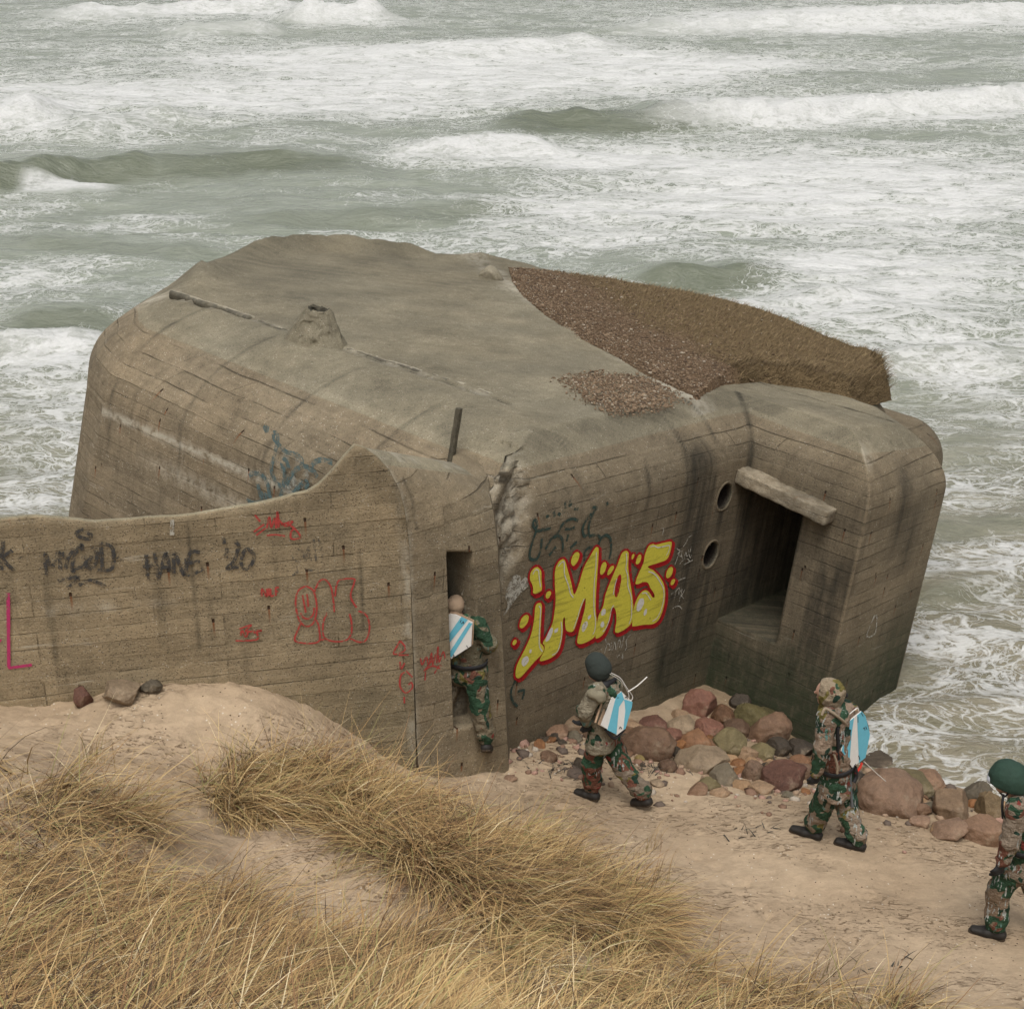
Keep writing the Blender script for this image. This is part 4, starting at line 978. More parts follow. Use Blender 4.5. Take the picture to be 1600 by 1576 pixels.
def pebbles(name, pts, sizes, nrm, mat, cols, M=None):
    """many small stones as one loose mass"""
    n = len(pts); ph = (1 + 5 ** .5) / 2
    ico = np.array([(-1, ph, 0), (1, ph, 0), (-1, -ph, 0), (1, -ph, 0), (0, -1, ph), (0, 1, ph), (0, -1, -ph), (0, 1, -ph), (ph, 0, -1), (ph, 0, 1), (-ph, 0, -1), (-ph, 0, 1)]) / 1.9
    tri = np.array([(0,11,5),(0,5,1),(0,1,7),(0,7,10),(0,10,11),(1,5,9),(5,11,4),(11,10,2),(10,7,6),(7,1,8),(3,9,4),(3,4,2),(3,2,6),(3,6,8),(3,8,9),(4,9,5),(2,4,11),(6,2,10),(8,6,7),(9,8,1)])
    sc = rng.uniform(.6, 1.3, (n, 1, 3)) * sizes[:, None, None] * np.array([1, 1, .6])
    an = rng.uniform(0, 6.283, n); c, s = np.cos(an), np.sin(an)
    v = ico[None] * sc * (1 + .15 * rng.normal(size=(n, 12, 1))); v = np.stack([v[..., 0] * c[:, None] - v[..., 1] * s[:, None], v[..., 0] * s[:, None] + v[..., 1] * c[:, None], v[..., 2]], -1)
    V = v + pts[:, None]; F_ = tri[None] + (np.arange(n) * 12)[:, None, None]
    return mesh(name, V.reshape(-1, 3), F_.reshape(-1, 3), mat, smooth=True, attrs=dict(col=np.repeat(cols, 12, 0)))
PEB = None
def peb_mat():
    m, t, b = new_mat('small_stones', .85, .25)
    n = t.noise(t.obj(), 60, 3); k = t.math('ADD', .6, t.math('MULTIPLY', n, .8))
    t.put(b.inputs['Base Color'], t.mix(1.0, t.attr('col', 'Color'), t.comb(k, k, k), 'MULTIPLY')); return m
PEB = peb_mat()
def roof_gravel():
    palette = np.array([(.17, .115, .07), (.12, .078, .046), (.23, .165, .105), (.085, .058, .038), (.33, .28, .21)])
    P_ = np.array([px_local(p, 2, 4.5)[:2] for p in ((878, 592), (930, 583), (1010, 590), (1060, 622), (1030, 640), (960, 648), (930, 632), (905, 615))])
    pts = []
    while len(pts) < 6500:
        u, v = rng.uniform(P_.min(0) - .1, P_.max(0) + .1)
        if in_poly(np.array([u]), np.array([v]), P_ + rng.normal(0, .09, 2))[0]: pts.append((u, v))
    # scatter over the bare half of the turf bank too
    k = 0
    while k < 15000:
        u, v = rng.uniform((3.3, .2), (7.4, 6.3))
        if in_poly(np.array([u]), np.array([v]), np.array(TPOLY))[0]:
            d = seg_dist(np.array([u]), np.array([v]), LEFT_)[0]
            if d < rng.gamma(1.6, .55): pts.append((u, v)); k += 1
    pts = np.array(pts); T, *_ = turf_h(pts[:, 0], pts[:, 1]); T = np.maximum(T, 0)
    z = roofw(pts[:, 0], pts[:, 1]) + T + .01
    o = pebbles('gravel', np.c_[pts, z], rng.gamma(2.2, .0026, len(pts)) + .003, None, PEB, palette[rng.choice(5, len(pts), p=[.33, .27, .2, .15, .05])])
    o.matrix_basis = BM; tag(o, 'loose brown gravel scattered over the bunker roof', 'gravel', kind='stuff')
roof_gravel()

# ------------------------------------------------------------------ grass blades
def blades(name, root, length, width, az, th0, th1, col, mat, M=None, seg=5, up=None):
    n = len(root); t = np.linspace(0, 1, seg + 1)
    th = th0[:, None] + (th1 - th0)[:, None] * t[None, :] ** 1.3
    wig = rng.normal(0, .16, (n, 1)) * np.sin(t * 3.0)[None, :]
    azv = az[:, None] + wig
    step = length[:, None] / seg
    dx = np.sin(th) * np.cos(azv) * step; dy = np.sin(th) * np.sin(azv) * step; dz = np.cos(th) * step
    c0 = np.zeros((n, 1)); X = np.c_[c0, np.cumsum(dx[:, :-1], 1)]; Y = np.c_[c0, np.cumsum(dy[:, :-1], 1)]; Z = np.c_[c0, np.cumsum(dz[:, :-1], 1)]
    Pc = np.stack([X, Y, Z], -1) + root[:, None]
    tw = az + rng.normal(0, .9, n) + math.pi / 2
    sd_ = np.stack([np.cos(tw), np.sin(tw), 0 * tw], -1)[:, None] * (width[:, None] * np.maximum(1 - t[None] ** 2.2, .12))[..., None] / 2
    V = np.stack([Pc - sd_, Pc + sd_], 2)
    i = np.arange(seg); f = np.stack([2 * i, 2 * i + 1, 2 * i + 3, 2 * i + 2], -1)
    F_ = f[None] + (np.arange(n) * (seg + 1) * 2)[:, None, None]
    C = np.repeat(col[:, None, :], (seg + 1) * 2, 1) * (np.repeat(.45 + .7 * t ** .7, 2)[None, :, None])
    return mesh(name, V.reshape(-1, 3), F_.reshape(-1, 4), mat, smooth=True, attrs=dict(col=C.reshape(-1, 3)), M=M)
GM = grass_mat('dry_grass')
STRAW = np.array([(.48, .33, .145), (.38, .24, .10), (.56, .41, .20), (.23, .13, .06), (.30, .27, .10), (.085, .052, .03), (.66, .54, .33)])
def straw(n, p): return STRAW[rng.choice(7, n, p=p)] * rng.uniform(.75, 1.15, (n, 1))
def dune_grass(name, poly, nclump, per, label, wind, lay=1.0, extra=None, lmul=1.0, p=(.27, .2, .16, .14, .12, .07, .04)):
    P_ = np.array(poly, float)
    lo, hi = P_.min(0), P_.max(0); C = []
    for _ in range(200):
        px = rng.uniform(lo[0], hi[0], 1500); py = rng.uniform(lo[1], hi[1], 1500)
        k = in_poly(px, py, P_); C += list(zip(px[k], py[k]))
        if len(C) > nclump * 3: break
    C = np.array(C[:nclump * 3])
    W = []
    W = on_ground_many(C[:, 0], C[:, 1])[:, :2]
    # thin by area: picture-space picks crowd far places; accept in proportion to true area
    _, _, tt = proj(np.c_[W, ground0(W[:, 0], W[:, 1])]); acc = (tt.min() / tt) ** 2
    # bare hollows
    bare = fbm(P3(W[:, 0] * .9, W[:, 1] * .9, 31.), 3)
    keep = (rng.uniform(0, 1, len(W)) < acc * 1.2 * sstep(-.42, -.1, bare)); W = W[keep][:nclump]
    n = len(W) * per
    ci = np.repeat(np.arange(len(W)), per)
    rad = np.abs(rng.normal(0, .11, n)); an = rng.uniform(0, 6.283, n)
    x = W[ci, 0] + rad * np.cos(an); y = W[ci, 1] + rad * np.sin(an)
    z = ground(x, y) - .02
    flow = wind + fbm(P3(x * .75, y * .75, 13.), 2) * 3.0
    cl_az = rng.normal(0, .45, len(W))[ci]
    az = flow + cl_az * 1.6 + rng.normal(0, .6, n)
    cl_l = (rng.uniform(.75, 1.2, len(W)))[ci]
    L = lmul * cl_l * rng.uniform(.25, .78, n)
    th0 = np.clip(rng.normal(1.12, .36, n) * lay, .05, 1.6); th1 = np.clip(rng.normal(2.15, .42, n), .6, 2.9)
    stray = rng.uniform(0, 1, n) < .07; az = np.where(stray, rng.uniform(0, 6.283, n), az); th1 = np.where(stray, th1 * .5, th1)
    dead = (fbm(P3(x * 1.1, y * 1.1, 17.), 3) > -.02)
    col = np.where((dead & (rng.uniform(0, 1, n) < .72))[:, None], straw(n, (.12, .25, .05, .26, .04, .26, .02)), straw(n, p))
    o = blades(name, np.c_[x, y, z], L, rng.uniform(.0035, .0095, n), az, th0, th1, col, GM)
    # matted dead litter lying flat at the roots
    tag(o, label, 'grass', kind='stuff'); return len(W)
left_poly = [(-260, 1165), (0, 1182), (60, 1195), (120, 1220), (170, 1258), (230, 1300), (280, 1330), (330, 1375), (370, 1420), (470, 1440), (600, 1455), (660, 1520), (640, 1800), (-260, 1800)]
mid_poly = [(330, 1228), (370, 1205), (430, 1186), (520, 1192), (600, 1212), (650, 1232), (695, 1255), (750, 1285), (830, 1325), (905, 1355), (965, 1380), (1005, 1408), (1030, 1450), (960, 1480), (850, 1450), (760, 1450), (690, 1430), (620, 1390), (570, 1330), (500, 1285), (400, 1275), (345, 1265), (310, 1250)]
low_poly = [(560, 1440), (760, 1450), (900, 1480), (1030, 1470), (1080, 1500), (1200, 1530), (1330, 1560), (1480, 1590), (1500, 1800), (560, 1800)]
def build_grass():
    dune_grass('dune_grass', left_poly, 950, 58, 'long dry marram grass covering the dune shoulder at the left edge', math.radians(-35), p=(.22, .2, .12, .2, .1, .12, .04))
    dune_grass('dune_grass', mid_poly, 560, 60, 'wind-combed straw-coloured marram tussocks below the narrow doorway', math.radians(-55), p=(.28, .22, .14, .14, .1, .09, .03))
    dune_grass('dune_grass', low_poly, 420, 58, 'low golden marram grass along the bottom edge of the sand path', math.radians(-25), lmul=.85, p=(.34, .18, .22, .08, .1, .03, .05))
    # few upright sprigs on the sand
    pts = []
    for (px, py, k, s) in ((155, 1195, 30, .05), (975, 1500, 40, .06), (985, 1530, 40, .08), (1175, 1540, 20, .05), (1290, 1525, 30, .09), (330, 1225, 30, .08), (360, 1200, 30, .07), (1030, 1380, 30, .08), (640, 1175, 40, .15), (690, 1195, 40, .12), (1020, 1330, 16, .05), (1240, 1560, 30, .1)):
        c = on_ground(px, py)
        for _ in range(k): pts.append((c[0] + rng.normal(0, s), c[1] + rng.normal(0, s)))
    pts = np.array(pts); n = len(pts)
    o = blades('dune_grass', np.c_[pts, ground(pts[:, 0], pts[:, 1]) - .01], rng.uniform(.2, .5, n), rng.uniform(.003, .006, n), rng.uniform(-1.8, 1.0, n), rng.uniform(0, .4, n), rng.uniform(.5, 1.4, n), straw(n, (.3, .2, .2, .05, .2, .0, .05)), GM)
    tag(o, 'thin upright sprigs of marram grass at the edges of the sand', 'grass', kind='stuff')
    # short turf on the roof bank
    N = 46000; U = rng.uniform(4.0, 8.0, N); Vv = rng.uniform(-.3, 6.3, N)
    T, dl, df, db = turf_h(U, Vv); gr = sstep(.9, 1.5, dl + .4 * fbm(P3(U * 1.3, Vv * 1.3, 5.), 3)); gr = np.maximum(gr, (df < .22) & (U > 4.9))
    k = (T > .02) & (rng.uniform(0, 1, N) < gr * np.where(df < .3, 1, .75)); U, Vv, T, df = U[k], Vv[k], T[k], df[k]; n = len(U)
    front = df < .28
    L = np.where(front, rng.uniform(.10, .24, n), rng.uniform(.035, .10, n)); az = np.where(front, rng.normal(-1.2, .6, n), rng.normal(-.6, .7, n))
    col = np.array([(.19, .135, .065), (.26, .185, .095), (.12, .08, .042), (.33, .245, .135)])[rng.choice(4, n, p=[.4, .25, .25, .1])] * rng.uniform(.7, 1.1, (n, 1))
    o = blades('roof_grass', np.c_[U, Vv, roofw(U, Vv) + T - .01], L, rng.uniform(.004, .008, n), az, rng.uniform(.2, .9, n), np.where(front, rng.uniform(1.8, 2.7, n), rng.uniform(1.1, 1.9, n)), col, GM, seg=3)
    o.matrix_basis = BM; tag(o, 'short olive-brown grass growing on the bunker roof', 'grass', kind='stuff')
build_grass()

# ------------------------------------------------------------------ boulders
RC = dict(tan=(.36, .25, .16), brown=(.24, .145, .095), red=(.23, .10, .075), dark=(.085, .07, .055), green=(.20, .18, .085), pale=(.36, .29, .21), pink=(.33, .215, .155), grey=(.19, .175, .14), black=(.035, .04, .03), yellow=(.40, .32, .09), ochre=(.30, .225, .12), moss=(.13, .12, .04), rust=(.26, .13, .06))
ROCKS = [ # px, py, width px, height px, colour, angular 0..1, lift, label
 (836,1123,30,22,'green',.2,'yellow-green smooth boulder wedged at the foot of the graffiti wall'),
 (811,1120,24,22,'moss',.4,'dark mossy stone against the right edge of the doorway block'),
 (884,1131,64,26,'tan',.7,'long tan slab lying along the wall base behind the dark-capped walker'),
 (819,1140,34,20,'grey',.6,'rough grey stone just below the dark mossy one'),
 (870,1145,46,22,'brown',.5,'low brown stone in front of the long tan slab'),
 (1014,1163,88,52,'brown',.25,'biggest rounded brown boulder right of the dark-capped walker'),
 (1022,1132,54,22,'red',.4,'reddish low boulder touching the graffiti wall'),
 (1063,1118,28,18,'tan',.3,'small tan stone on top of the row at the wall base'),
 (1067,1136,50,32,'pale',.5,'mottled pale boulder behind the reddish-brown egg-shaped one'),
 (1087,1160,50,32,'rust',.1,'smooth reddish-brown egg-shaped boulder'),
 (1106,1140,52,28,'red',.6,'dark red elongated boulder sloping to the right'),
 (1093,1099,58,44,'red',.4,'large dark red boulder in the corner under the round pipe holes'),
 (1128,1118,36,40,'rust',.5,'rust-coloured upright stone in the wall corner'),
 (1157,1097,34,30,'dark',.4,'dark stone leaning on the wall below the embrasure'),
 (1137,1163,60,42,'green',.1,'round yellow-grey boulder in the middle of the row'),
 (1176,1124,62,36,'moss',.5,'mossy boulder in the shade under the embrasure'),
 (1098,1190,84,44,'pale',.5,'largest pale slab at the edge of the sand'),
 (1136,1214,48,34,'grey',.7,'grey cracked block joined to the end of the largest pale slab'),
 (1177,1206,34,38,'pink',.3,'pink and white stone next to the grey cracked block'),
 (1168,1178,32,26,'tan',.3,'small tan cobble perched behind the pink and white stone'),
 (1226,1218,76,40,'red',.6,'flat wine-red boulder behind the hooded walker'),
 (1211,1202,34,20,'tan',.3,'small tan stone behind the flat wine-red boulder'),
 (1252,1208,40,26,'pink',.2,'pinkish stone hidden partly by the hooded walker'),
 (1192,1180,46,32,'green',.6,'angular yellow-green stone behind the pink and white one'),
 (1204,1142,74,56,'brown',.4,'big brown boulder with a mossy yellow top near the sea corner'),
 (1196,1126,56,24,'moss',.3,'moss-covered stone capping the big brown boulder'),
 (1249,1170,52,30,'dark',.6,'dark wet boulder between the bunker corner and the hooded walker'),
 (1250,1192,36,20,'rust',.3,'rusty small stone below the dark wet boulder'),
 (1369,1192,66,30,'dark',.8,'dark wet slab sloping into the sea behind the hooded walker'),
 (1398,1247,104,64,'pink',.2,'huge pinkish-brown rounded boulder right of the hooded walker'),
 (1376,1252,60,38,'tan',.15,'smooth tan boulder tucked in front of the huge pinkish one'),
 (1420,1232,92,40,'green',.3,'long olive-green boulder behind the huge pinkish one'),
 (1447,1222,66,28,'brown',.5,'dark brown flat stone at the water line'),
 (1496,1218,66,36,'black',.6,'black weedy rock washed by the foam'),
 (1485,1258,76,58,'tan',.85,'squarish tan block with a flat top'),
 (1527,1240,50,40,'grey',.5,'grey-green stone behind the squarish tan block'),
 (1549,1262,48,50,'ochre',.7,'ochre angular rock beside the last walker'),
 (1534,1300,66,42,'brown',.2,'rounded brown boulder half buried beside the last walker'),
 (1482,1297,64,28,'pink',.4,'low pinkish boulder in front of the squarish tan block'),
 (1437,1266,36,22,'brown',.4,'small brown stone left of the squarish tan block'),
 (1440,1284,36,16,'pink',.3,'flat pink stone sunk in the sand'),
 (1552,1222,46,30,'dark',.5,'dark stone by the water next to the green helmet'),
 (1343,1238,34,42,'green',.2,'yellow-green stone behind the hooded walker\'s back leg'),
 (856,1181,30,18,'brown',.4,'small brown stone on the sand near the doorway'),
 (1000,1186,16,12,'yellow',.3,'little bright yellow stone on the sand'),
 (1043,1198,30,20,'brown',.3,'small brown stone below the biggest rounded boulder'),
 (1107,1226,36,20,'green',.4,'yellowish cobble at the lower edge of the rock row'),
 (1090,1236,34,14,'brown',.4,'flat brown cobble half covered by sand'),
 (1126,1238,30,14,'tan',.3,'sandy cobble beside the flat brown one'),
 (1028,1224,24,9,'pale',.4,'flat white stone on the path'),
 (798,1216,20,9,'pink',.5,'small purple-pink stone in front of the doorway block'),
 (128,1092,34,26,'red',.3,'red boulder on the sand below the long wall'),
 (188,1086,58,36,'pale',.6,'pale lichen-spotted boulder below the long wall'),
 (236,1074,32,18,'grey',.4,'grey-brown stone poking out of the sand against the long wall'),
 (1300,1190,60,34,'black',.5,'black wet rock between bunker corner and sea'),
 (1215,1170,44,30,'dark',.5,'dark stone in the gap behind the angular yellow-green one'),
 (1330,1218,46,26,'dark',.5,'dark stone low behind the hooded walker\'s knees'),
 (1590,1290,40,40,'grey',.5,'grey rock at the right edge beyond the last walker'),
 (1150,1140,40,26,'brown',.4,'brown cobble between the round yellow-grey boulder and the wall'),
 (1050,1150,34,22,'red',.4,'small dark-red stone between the two rounded brown boulders'),
 (985,1135,40,18,'tan',.5,'tan stone at the foot of the wall behind the biggest boulder'),
 (1188,1232,44,16,'tan',.4,'sand-dusted stone in front of the pink and white one'),
 (1300,1232,44,20,'tan',.4,'tan stone under the hooded walker\'s hips'),
 (935,1148,44,18,'brown',.5,'brown stone at the wall foot hidden behind the dark-capped walker'),
]
def ico_sphere(n=5):
    import bmesh
    bm = bmesh.new(); bmesh.ops.create_icosphere(bm, subdivisions=n, radius=1)
    V = np.array([v.co[:] for v in bm.verts]); F_ = np.array([[v.index for v in f.verts] for f in bm.faces]); bm.free(); return V, F_
ICO = ico_sphere(5); ICO4 = ico_sphere(4)
def boulder(V0, seed, ang):
    ang = min(1.1, ang + .5); r = np.random.default_rng(seed); p = V0 * (1 + .22 * fbm(V0 * .9 + seed * 1.3, 3))[:, None]
    for k in range(int(4 + 9 * ang)):
        nn = r.normal(size=3); nn /= np.linalg.norm(nn); o_ = r.uniform(.60, .92) + (1 - ang) * .12
        dist = p @ nn - o_; p = p - (np.where(dist > 0, dist * (.45 + .5 * ang), 0))[:, None] * nn
    p = p * (1 + .05 * fbm(p * 3.5 + seed, 4) * (1 + ang) + .02 * fbm(p * 12 + seed, 3))[:, None]
    return p
def build_rocks():
    for i, (px, py, wp, hp, c, ang, lab) in enumerate(ROCKS):
        g = on_ground(px, py + hp * .30)
        ppm = FPX / proj(g)[2]
        sx = wp / ppm / 2 * 1.08; hh = hp / ppm * 1.08
        sy = sx * (rng.uniform(.75, 1.0)); sz = max(hh * .62, .03)
        cz = g[2] + sz * (.24 if i not in (51, 52, 53) else .5)
        p = boulder(ICO[0] if wp > 28 else ICO4[0], 100 + i, ang) * np.array([sx, sy, sz])
        tilt = rng.normal(0, .12); p = np.c_[p[:, 0] * math.cos(tilt) + p[:, 2] * math.sin(tilt), p[:, 1], -p[:, 0] * math.sin(tilt) + p[:, 2] * math.cos(tilt)]
        o = mesh('boulder', p, ICO[1] if wp > 28 else ICO4[1], MAT_ROCK, loc=(g[0], g[1] + sy * .35, cz))
        cc = np.array(RC[c]); col = (cc * .72 + cc.mean() * .28) * rng.uniform(.42, .85) * np.array([1., .86, .68]); o.color = (*col, 1)
        tag(o, lab, 'stone' if wp < 36 else 'boulder', 'stones along the foot of the bunker' if i not in (51, 52, 53) else 'stones on the sand below the long wall')
    # cobbles packed into the gaps
    seen = set()
    for i in range(95):
        t = rng.uniform(0, 1); px = 805 + t * 790; py = np.interp(px, [800, 1000, 1200, 1400, 1600], [1150, 1172, 1190, 1250, 1285]) + rng.normal(0, 22)
        if 690 < px < 800: continue
        wp = rng.uniform(14, 34); g = on_ground(px, py); ppm = FPX / proj(g)[2]; sx = wp / ppm / 2
        p = boulder(ICO4[0], 400 + i, rng.uniform(.2, .9)) * np.array([sx, sx * rng.uniform(.7, 1.1), sx * rng.uniform(.5, .8)])
        o = mesh('cobble', p, ICO4[1], MAT_ROCK, loc=(g[0], g[1], g[2] + sx * .15)); o.rotation_euler[2] = rng.uniform(0, 3)
        cn = ['brown', 'rust', 'tan', 'dark', 'red', 'grey'][rng.integers(6)]; cc = np.array(RC[cn]) * rng.uniform(.5, .95) * np.array([1., .9, .75])
        o.color = (*cc, 1)
        d2 = [((r[0] - px) ** 2 + (r[1] - py) ** 2, r) for r in ROCKS]; r = min(d2, key=lambda q: q[0])[1]; dx, dy = px - r[0], py - r[1]
        side = ('just left of' if dx < 0 else 'just right of') if abs(dx) > abs(dy) else ('just above' if dy < 0 else 'just below')
        words = r[6].split(); cut = next((k for k, w_ in enumerate(words) if k > 2 and w_ in ('in', 'behind', 'below', 'beside', 'at', 'with', 'on', 'wedged', 'under', 'between', 'against', 'joined', 'tucked', 'touching', 'near', 'lying', 'by', 'left', 'next', 'hidden', 'perched', 'sloping', 'washed', 'half', 'of')), len(words))
        lab = ('big ' if wp > 25 else 'small ') + {'brown': 'brown', 'rust': 'rust-coloured', 'tan': 'tan', 'dark': 'dark', 'red': 'dull red', 'grey': 'grey'}[cn] + ' cobble ' + side + ' the ' + ' '.join(words[:max(cut, 3)][:8])
        if lab in seen: bpy.data.objects.remove(o); continue
        seen.add(lab); tag(o, lab, 'stone', 'cobbles packed between the boulders')
    # shingle and shells between the boulders
    n = 700; px = rng.uniform(790, 1600, n); t = (px - 790) / 810
    py = 1160 + t * 95 + rng.normal(0, 26, n); pts = on_ground_many(px, py)
    pal = np.array([(.30, .21, .14), (.2, .12, .08), (.40, .34, .27), (.12, .09, .07), (.33, .2, .15)])
    o = pebbles('shingle', pts + [0, 0, .008], rng.gamma(2.2, .012, n) + .006, None, PEB, pal[rng.choice(5, n)]); tag(o, 'small shingle and pebbles lying among the boulders', 'pebbles', kind='stuff')
build_rocks()
def litter():
    # washed-up dark weed scraps on the sand near the stones
    for px, py, n, sp, lab in ((893, 1203, 60, .12, 'scrap of dark dried seaweed on the path behind the capped walker'), (1022, 1201, 46, .10, 'curl of dark seaweed below the biggest rounded boulder'), (1390, 1505, 14, .10, 'thin curled twig lying on the open sand'), (1165, 1300, 20, .12, 'few dark stalks lying on the middle of the path')):
        c = on_ground(px, py); k = n; a = rng.normal(0, sp, (k, 2)); x = c[0] + a[:, 0] * 1.5; y = c[1] + a[:, 1] * .8
        o = blades('seaweed' if n > 30 else 'twigs', np.c_[x, y, ground(x, y) + .004], rng.uniform(.05, .16, k), rng.uniform(.006, .016, k), rng.uniform(0, 6.28, k), rng.uniform(1.0, 1.4, k), rng.uniform(1.5, 1.9, k), np.array([(.045, .04, .032)]) * rng.uniform(.6, 1.8, (k, 1)), GM, seg=4)
        tag(o, lab, 'seaweed' if n > 30 else 'twigs', kind='stuff')
litter()

# ------------------------------------------------------------------ figures: bodies grown from distance fields
def surface_nets(F, org, h):
    Sg = F < 0; nx, ny, nz = F.shape
    P = np.zeros((nx - 1, ny - 1, nz - 1, 3)); cnt = np.zeros((nx - 1, ny - 1, nz - 1))
    corners = [(i, j, k) for i in (0, 1) for j in (0, 1) for k in (0, 1)]
    sl = lambda c: (slice(c[0], nx - 1 + c[0]), slice(c[1], ny - 1 + c[1]), slice(c[2], nz - 1 + c[2]))
    for a in corners:
        for ax in range(3):
            if a[ax] == 1: continue
            b2 = list(a); b2[ax] = 1; fa = F[sl(a)]; fb = F[sl(b2)]; x = (fa < 0) != (fb < 0)
            t = np.where(x, fa / np.where(x, fa - fb, 1), 0)
            p = np.zeros(fa.shape + (3,)); p[..., 0] = a[0]; p[..., 1] = a[1]; p[..., 2] = a[2]; p[..., ax] += t
            P += p * x[..., None]; cnt += x
    act = cnt > 0; idx = -np.ones(cnt.shape, int); idx[act] = np.arange(act.sum())
    ii = np.argwhere(act); V = P[act] / cnt[act][:, None] + ii; V = V * h + org
    Fs = []
    for ax in range(3):
        a, b2 = (ax + 1) % 3, (ax + 2) % 3
        s0 = [slice(None)] * 3; s1 = [slice(None)] * 3; s0[ax] = slice(0, -1); s1[ax] = slice(1, None)
        e = Sg[tuple(s0)] != Sg[tuple(s1)]
        q = np.argwhere(e); q = q[(q[:, a] > 0) & (q[:, b2] > 0) & (q[:, a] < F.shape[a] - 1) & (q[:, b2] < F.shape[b2] - 1)]
        if not len(q): continue
        ins = Sg[tuple(q.T)]
        def c(da, db):
            r = q.copy(); r[:, a] += da; r[:, b2] += db; return idx[tuple(r.T)]
        f = np.stack([c(-1, -1), c(0, -1), c(0, 0), c(-1, 0)], 1)
        f = np.where(ins[:, None], f, f[:, ::-1]); Fs.append(f)
    F_ = np.concatenate(Fs); F_ = F_[(F_ >= 0).all(1)]
    return V, F_
def sdf_mesh(name, prims, h, mat, parent, k=.03, fold=0., fscale=9., seed=0., post=None):
    """prims: (a, b, ra, rb) tapered capsules in world metres; smooth union"""
    A = np.array([p[0] for p in prims] + [p[1] for p in prims]); rm = max(max(p[2], p[3]) for p in prims) + .05
    lo, hi = A.min(0) - rm, A.max(0) + rm; n = np.ceil((hi - lo) / h).astype(int) + 1
    g = np.stack(np.meshgrid(*[lo[i] + h * np.arange(n[i]) for i in range(3)], indexing='ij'), -1)
    D = np.full(g.shape[:3], 9.)
    for p in prims:
        a, b2, ra, rb = np.array(p[0]), np.array(p[1]), p[2], p[3]
        # only work near the capsule
        m0 = np.minimum(a, b2) - max(ra, rb) - .12; m1 = np.maximum(a, b2) + max(ra, rb) + .12
        i0 = np.clip(((m0 - lo) / h).astype(int), 0, n); i1 = np.clip(((m1 - lo) / h).astype(int) + 2, 0, n)
        s_ = tuple(slice(i0[q], i1[q]) for q in range(3)); G = g[s_]
        ab = b2 - a; L = ab @ ab + 1e-12; t = np.clip(((G - a) @ ab) / L, 0, 1)
        d = np.linalg.norm(G - a - t[..., None] * ab, axis=-1) - (ra + (rb - ra) * t)
        kk = p[4] if len(p) > 4 else k
        o_ = D[s_]; hh = np.clip(.5 + .5 * (o_ - d) / kk, 0, 1); D[s_] = np.where(o_ > 8, d, o_ + (d - o_) * hh - kk * hh * (1 - hh))
    if fold > 0:
        near = np.abs(D) < .06; G = g[near]
        f = np.abs(fbm(G * np.array([fscale, fscale, fscale * 1.3]) + seed, 2)) + .5 * perlin(G * fscale * 2.2 + seed)
        D[near] += fold * (f - .12)
    if post is not None: D = post(g, D)
    V, F_ = surface_nets(D, lo, h)
    o = mesh(name, V, F_, mat, None, True)
    if parent is not None: under(o, parent)
    return o
def unit(v): v = np.array(v, float); return v / np.linalg.norm(v)
def hand_prims(w_, d, palm_n, s=1.0, curl=.9):
    """w_: wrist, d: direction of the hand, palm_n: palm normal; five separate bent fingers"""
    d = unit(d); palm_n = unit(palm_n - np.dot(palm_n, d) * d); sd_ = np.cross(d, palm_n); P = []
    for o_ in (-.03, -.01, .012, .03): P.append((w_ + sd_ * o_ * .5 * s, w_ + (d * .085 + sd_ * o_) * s, .018 * s, .016 * s, .015))
    for o_, L in ((-.033, .062), (-.011, .078), (.011, .085), (.033, .075)):
        p = w_ + (d * .085 + sd_ * o_) * s; dirv = d
        for q, f in enumerate((.42, .33, .25)):
            a = curl * (.45 + q * .35); dv = unit(dirv * math.cos(a) + palm_n * math.sin(a)); e = p + dv * L * f * s
            P.append((p, e, (.0105 - q * .001) * s, (.0098 - q * .001) * s, .004)); p = e
    p = w_ + (d * .03 - sd_ * .028) * s; e = p + (unit(d - sd_ * .8) * .04) * s; P.append((p, e, .0125 * s, .0115 * s, .006))
    P.append((e, e + unit(d * .8 + palm_n * .6) * .034 * s, .011 * s, .0095 * s, .004)); return P
SKIN = plain('skin', (.42, .25, .18), .6, .15, 30, .003)
BOOT = plain('boot_leather', (.022, .019, .016), .6, .4, 30, .006)
SOLE = plain('boot_sole', (.05, .035, .022), .9, .4, 30, .006)
GLOVE = plain('black_glove', (.018, .018, .018), .8, .4, 40, .006)
BELT = plain('black_webbing', (.018, .018, .019), .7, .3, 60, .004)
STRAP = plain('khaki_strap', (.27, .215, .15), .85, .3, 60, .004)
def J(px, py, Y): return at_y(px, py, Y)

def ellipsoid_prims(c, rx, ry, rz, up=(0, 0, 1)):
    """approximates an upright ellipsoid by short capsules"""
    c = np.array(c); up = np.array(up); m_ = min(rx, ry); return [(c - up * (rz - m_) * .9, c + up * (rz - m_) * .9, m_, m_, .03)]

